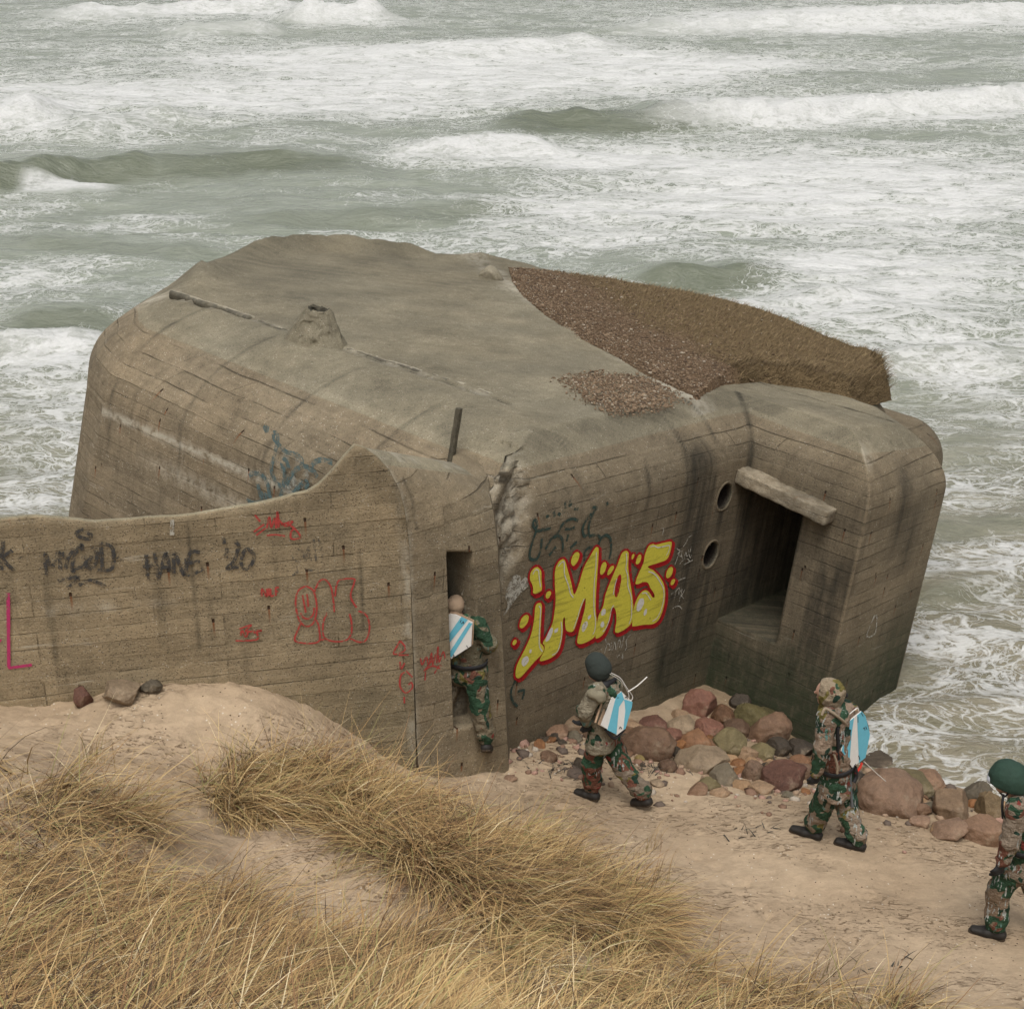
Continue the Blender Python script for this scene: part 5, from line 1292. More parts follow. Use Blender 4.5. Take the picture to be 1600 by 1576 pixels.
def boot(parent, heel, toe, up, mat_up, shaft=None):
    heel, toe, up = map(np.array, (heel, toe, up)); toe = heel + (toe - heel) * .90; d = unit(toe - heel); L = np.linalg.norm(toe - heel); up = unit(up - np.dot(up, d) * d); sd_ = np.cross(d, up)
    P = []
    for s_ in (-1, 1):
        P += [(heel + sd_ * .014 * s_ + up * .038, heel + d * L * .45 + sd_ * .02 * s_ + up * .038, .036, .036, .02), (heel + d * L * .45 + sd_ * .02 * s_ + up * .034, toe - d * .03 + sd_ * .014 * s_ + up * .028, .034, .026, .02)]
    P += [(heel + d * .035 + up * .05, (shaft if shaft is not None else heel + d * .045 + up * .16), .044, .05, .03)]
    def flat(g, D): return np.maximum(D, -((g - heel) @ up) + .010)
    b_ = sdf_mesh('boot', P, .008, BOOT, parent, post=flat)
    Q = []
    for s_ in (-1, 1): Q.append((heel + sd_ * .016 * s_ + up * .01, toe - d * .02 + sd_ * .012 * s_ + up * .008, .032, .026, .01))
    def flat2(g, D): return np.maximum(np.maximum(D, -((g - heel) @ up)), (g - heel) @ up - .018)
    o = sdf_mesh('sole', Q, .007, SOLE, None, post=flat2); o.parent = b_
    return b_

def tube(name, pts, r, mat, parent=None, n=8, loc0=True, world=True, closed=False):
    pts = np.array(pts, float); V = []
    T = np.gradient(pts, axis=0); T /= np.linalg.norm(T, axis=1)[:, None] + 1e-9
    u = np.cross(T[0], [0, 0, 1.]); u = u / (np.linalg.norm(u) + 1e-9) if np.linalg.norm(u) > .1 else np.array([1., 0, 0])
    for p, t in zip(pts, T):
        u = u - np.dot(u, t) * t; u /= np.linalg.norm(u); v = np.cross(t, u)
        a = np.linspace(0, 2 * math.pi, n, endpoint=False); rr = r
        V.append(p + rr * (np.cos(a)[:, None] * u + np.sin(a)[:, None] * v))
    F_ = grid_faces(len(pts), n, wrap=True)
    o = mesh(name, np.concatenate(V), F_, mat, None, True)
    if parent is not None: under(o, parent)
    return o
def smooth_path(P, n=40):
    P = np.array(P, float); m_ = len(P); out = []
    for i in range(m_ - 1):
        p0, p1, p2, p3 = P[max(i - 1, 0)], P[i], P[i + 1], P[min(i + 2, m_ - 1)]
        for t in np.linspace(0, 1, max(2, n // (m_ - 1)), endpoint=False):
            out.append(.5 * ((2 * p1) + (-p0 + p2) * t + (2 * p0 - 5 * p1 + 4 * p2 - p3) * t * t + (-p0 + 3 * p1 - 3 * p2 + p3) * t ** 3))
    out.append(P[-1]); return np.array(out)

WHITE_P = plain('white_board_paint', (.66, .64, .60), .55, .18, 30, .003)
BLUE_P = plain('pale_blue_board_paint', (.13, .42, .53), .55, .2, 30, .003)
EDGE_P = plain('plywood_edge', (.42, .29, .19), .8, .3, 60, .004)
BLACK_P = plain('black_marks', (.03, .03, .035), .8, .3, 60, .003)
RED_P = plain('red_tape', (.5, .035, .02), .7, .2, 60, .003)
CORD_W = plain('white_cord', (.62, .59, .54), .6, .1, 60, .002)

def board(label, hexpx, stripes, marks, p0, nrm, thick=.016, layers=2, facing=None):
    """hexagonal painted pack board. pixels are cast once onto the board's own plane to find its outline"""
    p0 = np.array(p0, float); nrm = unit(nrm)
    c = on_plane(*np.mean(hexpx, 0), p0, nrm); root = empty('hexagonal_board', c); tag(root, label, 'board', 'striped hexagonal boards carried on the back')
    def slab(name, P, off0, off1, mat, parent=None):
        P = [np.array(p) for p in P]; n = len(P)
        V = [p + nrm * off1 for p in P] + [p + nrm * off0 for p in P]
        F_ = [tuple(range(n)), tuple(range(2 * n - 1, n - 1, -1))] + [(i, n + i, n + (i + 1) % n, (i + 1) % n) for i in range(n)]
        # make the front face towards nrm
        a = np.cross(V[1] - V[0], V[2] - V[1])
        if np.dot(a, nrm) < 0: F_ = [f[::-1] for f in F_]
        o = mesh(name, V, F_, mat, None, False); under(o, root)
        return o
    H = [on_plane(*p, p0, nrm) for p in hexpx]
    slab('panel', H, -thick * .6, 0, WHITE_P)
    for k in range(1, layers):
        cc = np.mean(H, 0); H2 = [cc + (h_ - cc) * 1.02 for h_ in H]
        slab('backing_board', H2, -thick * .6 - .034 * k - .007, -thick * .6 - .034 * k, EDGE_P)
    cc = np.mean(H, 0); slab('pack_frame', [cc + (h_ - cc) * .82 for h_ in H], -thick * .6 - .034, -thick * .6 - .002, BELT)
    for st_ in stripes: slab('blue_stripe', [on_plane(*p, p0, nrm) for p in st_], .0005, .003, BLUE_P)
    for mk in marks:
        pl_ = smooth_path([on_plane(*p, p0, nrm) + nrm * .004 for p in mk], 12); o = tube('mark', pl_, .0035, BLACK_P, root, 5)
    return root, H, p0, nrm

CAMO = [camo_mat('camouflage_one', 1, (.20, .175, .115), .5, .25, .35, .45), camo_mat('camouflage_trousers_one', 5, (.20, .165, .11), .75, .6, .35, .4),
        camo_mat('camouflage_smock_two', 8, (.26, .225, .16), .55, .12, .2, .2), camo_mat('camouflage_trousers_two', 12, (.25, .2, .15), .55, .75, .25, .5),
        camo_mat('camouflage_three', 16, (.29, .215, .155), .6, .5, .45, .6), camo_mat('camouflage_trousers_three', 23, (.30, .235, .175), .75, .35, .6, .7),
        camo_mat('camouflage_four', 29, (.27, .215, .16), .6, .6, .35, .6), camo_mat('camouflage_trousers_four', 37, (.24, .175, .12), .85, .6, .4, .85)]
HOODM = camo_mat('camouflage_hood', 44, (.36, .29, .20), .35, .25, .95, .2)

def head_prims(c, fwd, s=1.0):
    """bare head with brow, nose, lips, chin and ears"""
    c = np.array(c); f = unit([fwd[0], fwd[1], 0]); l = np.array([-f[1], f[0], 0]); z = np.array([0, 0, 1.])
    P = [(c + z * .03 * s - f * .012 * s, c + z * .03 * s + f * .02 * s, .083 * s, .078 * s), (c - z * .01 * s + f * .02 * s, c - z * .075 * s + f * .045 * s, .06 * s, .038 * s, .04),
         (c + f * .083 * s + z * .012 * s, c + f * .108 * s - z * .018 * s, .010 * s, .013 * s, .012), (c + f * .082 * s - l * .018 * s - z * .045 * s, c + f * .082 * s + l * .018 * s - z * .045 * s, .009 * s, .009 * s, .008),
         (c + f * .078 * s - l * .035 * s + z * .026 * s, c + f * .078 * s + l * .035 * s + z * .026 * s, .012 * s, .012 * s, .02),
         (c + l * .078 * s - f * .005 * s, c + l * .084 * s - z * .025 * s, .014 * s, .010 * s, .01), (c - l * .078 * s - f * .005 * s, c - l * .084 * s - z * .025 * s, .014 * s, .010 * s, .01)]
    return P
def eyes(parent, c, fwd, s=1.0):
    f = unit([fwd[0], fwd[1], 0]); l = np.array([-f[1], f[0], 0])
    V0, F0 = ico_sphere(3)
    for sg in (-1, 1):
        e = np.array(c) + f * .079 * s + l * .031 * s * sg + np.array([0, 0, .004]) * s
        under(mesh('eye', V0 * .011 * s + e, F0, plain('eye_white', (.6, .57, .53), .3, .1) if sg < 0 else bpy.data.materials['eye_white'], None, True), parent)

def figure(label, j, fwd, mats, hat, belt=True, hood=None, gloves=True, coat=1.0):
    """j: dict of world joints. One continuous body underneath; smock, trousers, boots, gloves and headgear are its children."""
    jt, tr = mats; f = unit([fwd[0], fwd[1], 0]); l = np.array([-f[1], f[0], 0])   # l = wearer's left
    root = empty('person', ((j['ankL'] + j['ankR']) / 2) * [1, 1, 0] + [0, 0, min(j['heelL'][2], j['heelR'][2])]); tag(root, label, 'person', 'people in camouflage walking to the bunker')
    hs = j.get('hs', 1.0)
    nb = j['neck']; H = j['head']
    B = head_prims(H, f, hs) + [(H - [0, 0, .03], nb, .055 * hs, .058 * hs)]
    mid = (j['shL'] + j['shR']) / 2; hipm = (j['hipL'] + j['hipR']) / 2
    B += [(nb, mid * .9 + hipm * .1, .06, .10), (mid * .8 + hipm * .2, hipm, .105, .10), (j['shL'], j['shR'], .055, .055), (j['hipL'], j['hipR'], .085, .085)]
    for s_ in 'LR':
        B += [(j['sh' + s_], j['el' + s_], .047, .038), (j['el' + s_], j['wr' + s_], .038, .027), (j['hip' + s_], j['kn' + s_], .080, .055), (j['kn' + s_], j['ank' + s_], .052, .036), (j['ank' + s_], j['ank' + s_] * .4 + j['toe' + s_] * .3 + j['heel' + s_] * .3 + [0, 0, .01], .033, .022)]
    for s_ in 'LR':
        d = j['wr' + s_] - j['el' + s_]; B += hand_prims(j['wr' + s_] + unit(d) * .01, d, f * .6 + (-l if s_ == 'L' else l) * .5)
    body = sdf_mesh('body', B, .0085, SKIN, root)
    eyes(root, H, f, hs)
    # smock
    hem = j['hem']; w0 = .1 * coat
    C = [(nb - [0, 0, .02], mid * .85 + hipm * .15, .075, .125), (mid + l * .06, hipm + l * .055 + (hem - hipm) * .5, .125 * coat, .135 * coat), (mid - l * .06, hipm - l * .055 + (hem - hipm) * .5, .125 * coat, .135 * coat),
         (hipm + l * .07, hem + l * .085, .125 * coat, .135 * coat), (hipm - l * .07, hem - l * .085, .125 * coat, .135 * coat), (j['shL'], j['shR'], .085, .085)]
    for s_ in 'LR': C += [(j['sh' + s_], j['el' + s_], .084, .074), (j['el' + s_], j['wr' + s_], .074, .052)]
    cutz = hem[2] - .03
    def cut(g, D):
        n_ = .012 * fbm(g * 7, 2); near = np.hypot(g[..., 0] - hem[0], g[..., 1] - hem[1]) < .34
        return np.where(near, np.maximum(D, cutz + n_ - g[..., 2]), D)
    jk = sdf_mesh('smock', C, .0095, jt, root, fold=.022, fscale=8, seed=hs * 7 + label.__len__(), post=cut if not j.get('nocut') else None)
    # trousers
    T_ = [(hipm + l * .05, hipm - l * .05, .13, .13)]
    for s_ in 'LR':
        k_ = j['kn' + s_]; a_ = j['ank' + s_]
        T_ += [(j['hip' + s_], k_, .118, .093), (k_, k_ * .25 + a_ * .75, .093, .088), (k_ * .25 + a_ * .75, a_ + [0, 0, .0], .088, .062), (a_ + [0, 0, .07], a_ + [0, 0, .035], .084, .076, .03)]
    sdf_mesh('trousers', T_, .0095, tr, root, fold=.026, fscale=8, seed=3.3 + len(label))
    for s_ in 'LR':
        boot(root, j['heel' + s_], j['toe' + s_], j.get('up' + s_, np.array([0, 0, 1.])), BOOT, j['ank' + s_] + [0, 0, .02])
    if gloves:
        for s_ in 'LR':
            d = j['wr' + s_] - j['el' + s_]; hp = hand_prims(j['wr' + s_] + unit(d) * .01, d, f * .6 + (-l if s_ == 'L' else l) * .5)
            hp = [(p[0], p[1], p[2] + .0035, p[3] + .0035, p[4]) for p in hp] + [(j['wr' + s_] - unit(d) * .03, j['wr' + s_] + unit(d) * .02, .04, .036, .02)]
            sdf_mesh('glove', hp, .005, GLOVE, root)
    if belt:
        a = np.linspace(0, 2 * math.pi, 48, endpoint=False); wz = j['waist']; V = []
        for dz, rr in ((-.022, 0.0), (-.022, .008), (.022, .008), (.022, 0.0)):
            V.append(wz + np.stack([f[0] * np.cos(a) * (.152 + rr) + l[0] * np.sin(a) * (.208 + rr), f[1] * np.cos(a) * (.152 + rr) + l[1] * np.sin(a) * (.208 + rr), np.full(48, dz)], -1))
        V = np.array(V); F_ = grid_faces(4, 48, wrap=True); F_ = np.r_[F_, grid_faces(2, 48, wrap=True) * 1 + 0]
        under(mesh('belt', V.reshape(-1, 3), grid_faces(4, 48, wrap=True), BELT, None, True), root)
    hat(root, H, f, l, hs)
    return root
def beanie(mat, name='beanie', r=.1, tall=.02, hemc=-.015):
    def mk(root, H, f, l, hs):
        up = np.array([0, 0, 1.]); P = [(H + up * .025 * hs - f * .012, H + up * (.04 + tall) * hs + f * .012, (r) * hs, (r - .006) * hs)]
        P += [(H + up * .0 * hs - f * .03, H + up * .02 - f * .03, (r - .008) * hs, r * hs)]
        def cut(g, D):
            d = (g - H); return np.maximum(D, -(d @ unit(up - f * .35)) + hemc)
        sdf_mesh(name, P, .0085, mat, root, fold=.004, fscale=14, post=cut)
    return mk
def hoodie(mat):
    def mk(root, H, f, l, hs):
        up = np.array([0, 0, 1.]); P = [(H + up * .035, H + up * .03 - f * .03, .118, .12), (H - f * .02, H - up * .09 - f * .03, .118, .085), (H - up * .09 - f * .03, H - up * .16 - f * .02, .085, .10)]
        def cut(g, D):
            d = g - H; return np.maximum(D, (d @ f) - .075 + .25 * np.abs(d @ l) )
        sdf_mesh('hood', P, .0085, mat, root, fold=.016, fscale=9, post=cut)
    return mk
BEAN_T = plain('beige_knit', (.34, .245, .165), .95, .35, 70, .008); BEAN_D = plain('dark_green_knit', (.030, .037, .032), .95, .4, 90, .006)
HELM = plain('dark_green_helmet_cover', (.021, .047, .032), .8, .5, 12, .01)

def strap_path(root, pts, mat, r=.011, name='strap'): tube(name, smooth_path(pts, 30), r, mat, root, 6)

def build_people():
    V = lambda *a: np.array(a, float)
    # ---- climbing through the doorway
    Yp = 12.06
    g = on_ground(764, 1192)
    dr = DOUT
    fwd = unit([.22, .97, 0]); l = np.array([-fwd[1], fwd[0], 0])
    j = dict(head=J(712, 947, Yp + .02), neck=J(716, 966, Yp + .02), shL=J(690, 975, Yp + .10), shR=J(745, 976, Yp - .05), elR=J(764, 1006, Yp - .06), elL=J(684, 1005, Yp + .2), wrR=J(752, 1022, Yp + .18), wrL=J(700, 1010, Yp + .38),
             hipL=J(712, 1050, Yp + .02), hipR=J(742, 1052, Yp - .06), hem=J(728, 1046, Yp), waist=J(727, 1031, Yp), knR=J(750, 1102, Yp - .12), ankR=J(759, 1154, Yp - .16),
             knL=J(704, 1076, Yp + .36), ankL=J(709, 1108, Yp + .26), hs=.82)
    j['heelR'] = j['ankR'] + V(.0, -.07, -.10); j['toeR'] = j['heelR'] + V(.03, .17, -.13); j['upR'] = V(0, .6, 1)
    j['heelL'] = j['ankL'] + V(.0, -.05, -.075); j['toeL'] = j['heelL'] + V(-.02, .26, 0.0)
    p1 = figure('person in a beige cap climbing into the narrow doorway with one foot on its step', j, fwd, (CAMO[0], CAMO[1]), beanie(BEAN_T, 'cap', .098, .0), coat=.98)
    nk = J(716, 968, Yp - .01)
    sdf_mesh('collar', [(nk + V(-.05, 0, -.01), nk + V(.06, .0, -.02), .075, .075), (nk + V(-.08, .0, -.03), nk + V(.10, 0, -.05), .06, .055)], .008, plain('green_scarf', (.03, .085, .045), .9, .3, 30, .01), p1, fold=.02, fscale=12)
    n1 = unit([-.30, -1, .12]); p0 = J(716, 995, Yp - .215)
    board('blue and white board on the back of the person in the doorway', [(702, 959), (712, 960), (738, 972), (736, 1009), (705, 1029), (684, 1018), (682, 973)],
          [[(721, 963), (731, 968), (696, 1012), (695, 1000)], [(733, 972), (738, 974), (706, 1026), (699, 1024)], [(686, 968), (702, 961), (688, 978), (683, 980)]],
          [[(719, 972), (721, 968)], [(721, 974), (724, 971)], [(725, 974), (724, 970)], [(708, 1022), (710, 1024), (708, 1026)], [(729, 1008), (731, 1011)]], p0, n1)
    # ---- second, dark knitted cap, long stride
    gf = on_ground(913, 1244); gr = on_ground(996, 1262)
    fwd = unit([-.86, .5, 0]); Y = (gf[1] + gr[1]) / 2 + .02
    j = dict(head=J(933, 1046, Y), neck=J(940, 1068, Y), shL=J(934, 1080, Y - .14), shR=J(958, 1074, Y + .16), elL=J(914, 1110, Y - .20), elR=J(945, 1110, Y + .24), wrL=J(916, 1128, Y - .16), wrR=J(922, 1122, Y + .2),
             hipL=J(937, 1154, Y - .07), hipR=J(950, 1152, Y + .07), hem=J(942, 1158, Y), waist=J(940, 1136, Y), hs=.98)
    j['ankL'] = gf + V(.075, -.0, .10); j['heelL'] = gf + V(.11, -.05, .0); j['toeL'] = gf + V(-.12, .07, 0.0)
    j['knL'] = J(924, 1193, (Y + gf[1]) / 2 - .05)
    j['ankR'] = gr + V(.05, -.02, .17); j['heelR'] = gr + V(.11, -.05, .075); j['toeR'] = gr + V(-.07, .07, .0); j['upR'] = V(-.3, 0, 1); j['knR'] = J(974, 1200, (Y + gr[1]) / 2 + .03)
    p2 = figure('person in a dark knitted cap striding past the graffiti wall', j, fwd, (CAMO[2], CAMO[3]), beanie(BEAN_D, 'knitted_cap', .112, .03, -.055), belt=False, coat=.98)
    # folded hood lying on the shoulders
    hm = camo_mat('camouflage_collar', 50, (.30, .25, .18), .7, .2, .2, .2)
    sdf_mesh('folded_hood', [(J(934, 1073, Y - .08), J(955, 1080, Y - .06), .055, .075), (J(955, 1080, Y - .06), J(962, 1082, Y + .1), .075, .06), (J(928, 1074, Y - .03), J(936, 1072, Y + .08), .04, .04)], .009, hm, p2, fold=.03, fscale=9)
    sdf_mesh('hood_lining', [(J(929, 1068, Y - .10), J(946, 1070, Y - .10), .022, .03), (J(946, 1070, Y - .10), J(962, 1060, Y + .0), .03, .018)], .008, BELT, p2)
    sdf_mesh('pouch', [(J(925, 1083, Y - .22), J(938, 1088, Y - .22), .05, .06)], .008, plain('olive_canvas', (.20, .175, .12), .9, .3, 30, .01), p2, fold=.015)
    n2 = unit([.50, -.80, .16]); p0 = J(962, 1115, Y - .16)
    rt, H, p0, n2 = board('blue and white board with a white rod on the walker in the dark knitted cap', [(956, 1090), (971, 1080), (988, 1096), (987, 1104), (977, 1138), (964, 1148), (939, 1133)],
          [[(963, 1086), (971, 1080), (975, 1092), (967, 1104), (963, 1147), (949, 1140)], [(975, 1092), (988, 1096), (987, 1104), (977, 1138), (974, 1139), (977, 1110), (976, 1098)]],
          [[(976, 1090), (978, 1088), (980, 1091)], [(967, 1138), (969, 1135), (971, 1138)], [(964, 1090), (966, 1089)]], p0, n2)
    strap_path(rt, [on_plane(*q, p0, n2) + n2 * .03 for q in ((978, 1079), (992, 1070), (1008, 1056))], CORD_W, .006, 'rod')
    strap_path(rt, [on_plane(*q, p0, n2) - n2 * .02 for q in ((957, 1052), (971, 1060), (981, 1075), (990, 1088), (989, 1094), (986, 1095))], CORD_W, .0045, 'cord')
    strap_path(rt, [on_plane(*q, p0, n2) - n2 * .035 for q in ((956, 1054), (974, 1066), (985, 1084), (986, 1094))], CORD_W, .004, 'cord')
    strap_path(rt, [on_plane(*q, p0, n2) - n2 * .05 for q in ((948, 1090), (935, 1131))], EDGE_P, .012, 'side_bar')
    strap_path(rt, [on_plane(*q, p0, n2) - n2 * .02 for q in ((948, 1140), (962, 1154), (978, 1140))], BELT, .014, 'strap')
    # ---- third, hooded smock
    gf = on_ground(1254, 1304); gr = on_ground(1322, 1322)
    fwd = unit([-.84, .54, 0]); Y = (gf[1] + gr[1]) / 2
    j = dict(head=J(1294, 1084, Y + .02), neck=J(1299, 1108, Y), shL=J(1292, 1121, Y - .18), shR=J(1326, 1113, Y + .17), elL=J(1285, 1170, Y - .27), elR=J(1316, 1160, Y + .26), wrL=J(1276, 1206, Y - .25), wrR=J(1296, 1195, Y + .30),
             hipL=J(1301, 1224, Y - .08), hipR=J(1317, 1222, Y + .08), hem=J(1309, 1232, Y), waist=J(1307, 1192, Y), hs=1.05)
    j['ankL'] = gf + V(.09, -.02, .10); j['heelL'] = gf + V(.13, -.06, .0); j['toeL'] = gf + V(-.13, .09, .0); j['knL'] = J(1283, 1262, Y + .0)
    j['ankR'] = gr + V(.09, -.03, .10); j['heelR'] = gr + V(.13, -.05, .0); j['toeR'] = gr + V(-.12, .07, .0); j['knR'] = J(1325, 1270, (Y + gr[1]) / 2 + .02)
    p3 = figure('person in a hooded camouflage smock walking beside the boulders', j, fwd, (CAMO[4], CAMO[5]), hoodie(HOODM), belt=True)
    strap_path(p3, [J(1284, 1117, Y - .26), J(1290, 1107, Y - .24), J(1306, 1117, Y - .24), J(1322, 1130, Y - .15)], STRAP, .013, 'shoulder_strap')
    strap_path(p3, [J(1303, 1178, Y - .24), J(1308, 1195, Y - .24), J(1308, 1208, Y - .24)], STRAP, .012, 'strap')
    sdf_mesh('goggles', [(J(1317, 1082, Y - .02), J(1321, 1086, Y - .02), .026, .024)], .007, BELT, p3)
    n3 = unit([.62, -.74, .10]); p0 = J(1337, 1155, Y - .06)
    rt, H, p0, n3 = board('blue board with one white centre stripe on the hooded walker', [(1325, 1128), (1346, 1111), (1352, 1118), (1359, 1147), (1352, 1183), (1332, 1199), (1315, 1173)],
          [[(1325, 1128), (1334, 1121), (1330, 1150), (1327, 1190), (1315, 1173)], [(1339, 1117), (1346, 1111), (1352, 1118), (1359, 1147), (1352, 1183), (1342, 1191)]],
          [[(1340, 1119), (1340, 1128)], [(1345, 1113), (1348, 1118)], [(1348, 1138), (1350, 1136), (1351, 1140)], [(1352, 1134), (1354, 1139)], [(1341, 1180), (1343, 1186)], [(1334, 1196), (1337, 1193)], [(1319, 1174), (1322, 1177)]], p0, n3)
    strap_path(rt, [on_plane(*q, p0, n3) - n3 * .02 for q in ((1321, 1124), (1338, 1110), (1343, 1107), (1345, 1112))], CORD_W, .005, 'cord')
    strap_path(rt, [on_plane(*q, p0, n3) + n3 * .02 for q in ((1347, 1188), (1364, 1204), (1381, 1219))], CORD_W, .0045, 'cord')
    strap_path(rt, [on_plane(*q, p0, n3) - n3 * .03 for q in ((1334, 1198), (1333, 1225), (1336, 1262))], plain('grey_tube', (.12, .13, .14), .5, .2), .014, 'hanging_tube')
    strap_path(rt, [on_plane(*q, p0, n3) - n3 * .03 for q in ((1312, 1170), (1320, 1205), (1331, 1236))], BELT, .016, 'strap')
    strap_path(rt, [on_plane(*q, p0, n3) - n3 * .02 for q in ((1318, 1136), (1312, 1140), (1313, 1170))], BELT, .018, 'strap')
    strap_path(rt, [on_plane(*q, p0, n3) - n3 * .02 for q in ((1352, 1118), (1359, 1140), (1358, 1150))], BELT, .012, 'strap')
    strap_path(rt, [on_plane(*q, p0, n3) - n3 * .0 for q in ((1347, 1191), (1343, 1200), (1336, 1208))], RED_P, .012, 'red_tape')
    strap_path(rt, [on_plane(*q, p0, n3) - n3 * .0 for q in ((1336, 1198), (1338, 1212), (1334, 1222))], BELT, .018, 'strap')
    # ---- last, green helmet, cut by the frame
    gf = on_ground(1540, 1459); gr = on_ground(1640, 1476)
    fwd = unit([-.93, .36, 0]); Y = gf[1] + .06
    j = dict(head=J(1576, 1219, Y), neck=J(1590, 1245, Y), shL=J(1590, 1262, Y - .19), shR=J(1618, 1256, Y + .18), elL=J(1578, 1315, Y - .24), elR=J(1608, 1310, Y + .27), wrL=J(1566, 1346, Y - .24), wrR=J(1580, 1345, Y + .28),
             hipL=J(1590, 1352, Y - .08), hipR=J(1606, 1350, Y + .08), hem=J(1594, 1350, Y), waist=J(1598, 1312, Y), hs=1.02)
    j['ankL'] = gf + V(.06, -.02, .10); j['heelL'] = gf + V(.11, -.05, .0); j['toeL'] = gf + V(-.15, .05, .0); j['knL'] = J(1560, 1392, Y - .04)
    j['ankR'] = gr + V(.05, 0, .16); j['heelR'] = gr + V(.10, -.03, .07); j['toeR'] = gr + V(-.10, .05, 0); j['upR'] = V(-.25, 0, 1); j['knR'] = J(1625, 1405, Y + .06)
    def helmet(root, H, f, l, hs):
        up = V(0, 0, 1); P = [(H + up * .035 - f * .01, H + up * .045 + f * .015, .132, .128), (H + up * .0 - f * .03, H + up * .01 + f * .02, .135, .130)]
        def cut(g, D):
            d = g - H; return np.maximum(D, -(d @ unit(up - f * .15)) - .03)
        sdf_mesh('helmet', P, .0085, HELM, root, fold=.006, fscale=10, post=cut)
        sdf_mesh('goggles', [(H + f * .13 + l * .04, H + f * .13 - l * .04, .03, .03)], .007, plain('pale_goggles', (.35, .36, .38), .4, .1), root)
        tube('chin_strap', smooth_path([H + l * .10 - f * .02 - up * .02, H + l * .075 + f * .01 - up * .10, H + f * .05 - up * .12], 20), .008, BELT, root, 6)
    p4 = figure('person in a green helmet half cut off at the right edge of the photo', j, fwd, (CAMO[6], CAMO[7]), helmet)
    strap_path(p4, [J(1568, 1240, Y - .08), J(1566, 1258, Y - .12), J(1567, 1278, Y - .12)], BELT, .010, 'strap')
build_people()

# ------------------------------------------------------------------ writing sprayed on the walls
def resample(P, step):
    P = np.array(P, float); d = np.r_[0, np.cumsum(np.linalg.norm(np.diff(P, axis=0), axis=1))]
    n = max(2, int(d[-1] / step) + 1); t = np.linspace(0, d[-1], n); return np.stack([np.interp(t, d, P[:, i]) for i in range(P.shape[1])], -1)
def lines(name, polys, width, to2, M, root, mat, off, label=None, curved=True, jit=0.0):
    """polys: pixel polylines; to2: pixel -> local point on the wall plane (3-vector) ; ribbons lie `off` proud of the wall"""
    Vs, Fs, base = [], [], 0
    for q, pl_ in enumerate(polys):
        P = np.array([to2(p)[0] for p in pl_]); nrm = to2(pl_[0])[1]
        P = smooth_path(P, 8 * (len(P) - 1) + 2) if curved and len(P) > 2 else resample(P, .02)
        if len(P) < 2: continue
        T = np.gradient(P, axis=0); T /= np.linalg.norm(T, axis=1)[:, None] + 1e-9
        sd_ = np.cross(T, nrm); w_ = width * (1 + .18 * perlin(P * 9 + q))[:, None] / 2
        o_ = P + nrm * (off + .0004 * (q % 9))
        V = np.stack([o_ - sd_ * w_, o_ + sd_ * w_], 1).reshape(-1, 3); n = len(P)
        i = np.arange(n - 1); F_ = np.stack([2 * i, 2 * i + 1, 2 * i + 3, 2 * i + 2], -1) + base
        # round ends
        Vs.append(V); Fs.append(F_); base += len(V)
    o = mesh(name, np.concatenate(Vs), np.concatenate(Fs), mat, None, False); under(o, root, M)
    if label: o['label'] = label
    return o
def poly_fill(name, polys, to2, M, root, mat, off, label=None, smooth_=True, grow=0.0, shift=(0, 0)):
    Vs, Fs, base = [], [], 0
    for pl_ in polys:
        c = np.mean(pl_, 0); holes = None
        P = np.array([to2((p[0] + shift[0], p[1] + shift[1]))[0] for p in pl_]); nrm = to2(pl_[0])[1]
        if smooth_: P = smooth_path(np.r_[P, P[:1]], 5 * len(P))[:-1]
        if grow:
            t = np.roll(P, -1, 0) - np.roll(P, 1, 0); t /= np.linalg.norm(t, axis=1)[:, None] + 1e-9; nn = np.cross(t, nrm)
            area = np.dot(np.sum(np.cross(P, np.roll(P, -1, 0)), 0), nrm)
            P = P + nn * grow * (1 if area > 0 else -1)
            P = (np.roll(P, 1, 0) + 2 * P + np.roll(P, -1, 0)) / 4
        P = P + nrm * off
        tri = tessellate_polygon([[Vector(p) for p in P]])
        Vs.append(P); Fs.append(np.array(tri) + base); base += len(P)
    o = mesh(name, np.concatenate(Vs), np.concatenate(Fs), mat, None, False); under(o, root, M)
    if label: o['label'] = label
    return o
def toB(p): return px_local(p, 1, 0.0), np.array([0, -1., 0])
def toA(p): return px_local(p, 0, UA), np.array([-1., 0, 0])
def toDL(p): return px_local(p, 0, L1), np.array([-1., 0, 0])
def toDF(p): return px_local(p, 1, -DV), np.array([0, -1., 0])
def toW(p):
    q = on_plane(p[0], p[1], WP, WN); d = q - WP; return np.array([d @ WD_, 0.0, q[2]]), np.array([0, -1., 0])

YEL = paint_mat('yellow_spray_paint', (.58, .52, .06), .0, .55); REDP = paint_mat('red_spray_paint', (.36, .012, .015), .25, .25)
WHT = paint_mat('white_spray_paint', (.62, .60, .55), .2, .1); WHF = paint_mat('faded_white_spray_paint', (.42, .40, .34), .5, .2)
BLK = paint_mat('faded_black_spray_paint', (.055, .053, .05), .52, .1, 22); GRN = paint_mat('faded_dark_green_spray_paint', (.035, .06, .05), .42, .1, 12)
TEAL = paint_mat('grey_blue_spray_paint', (.085, .13, .13), .5, .1, 14); RDL = paint_mat('thin_red_spray_paint', (.39, .055, .047), .34, .1, 26)
MAG = paint_mat('magenta_spray_paint', (.42, .04, .13), .2, .1); WSH = paint_mat('pale_wash_paint', (.30, .30, .255), .8, .1, 7)

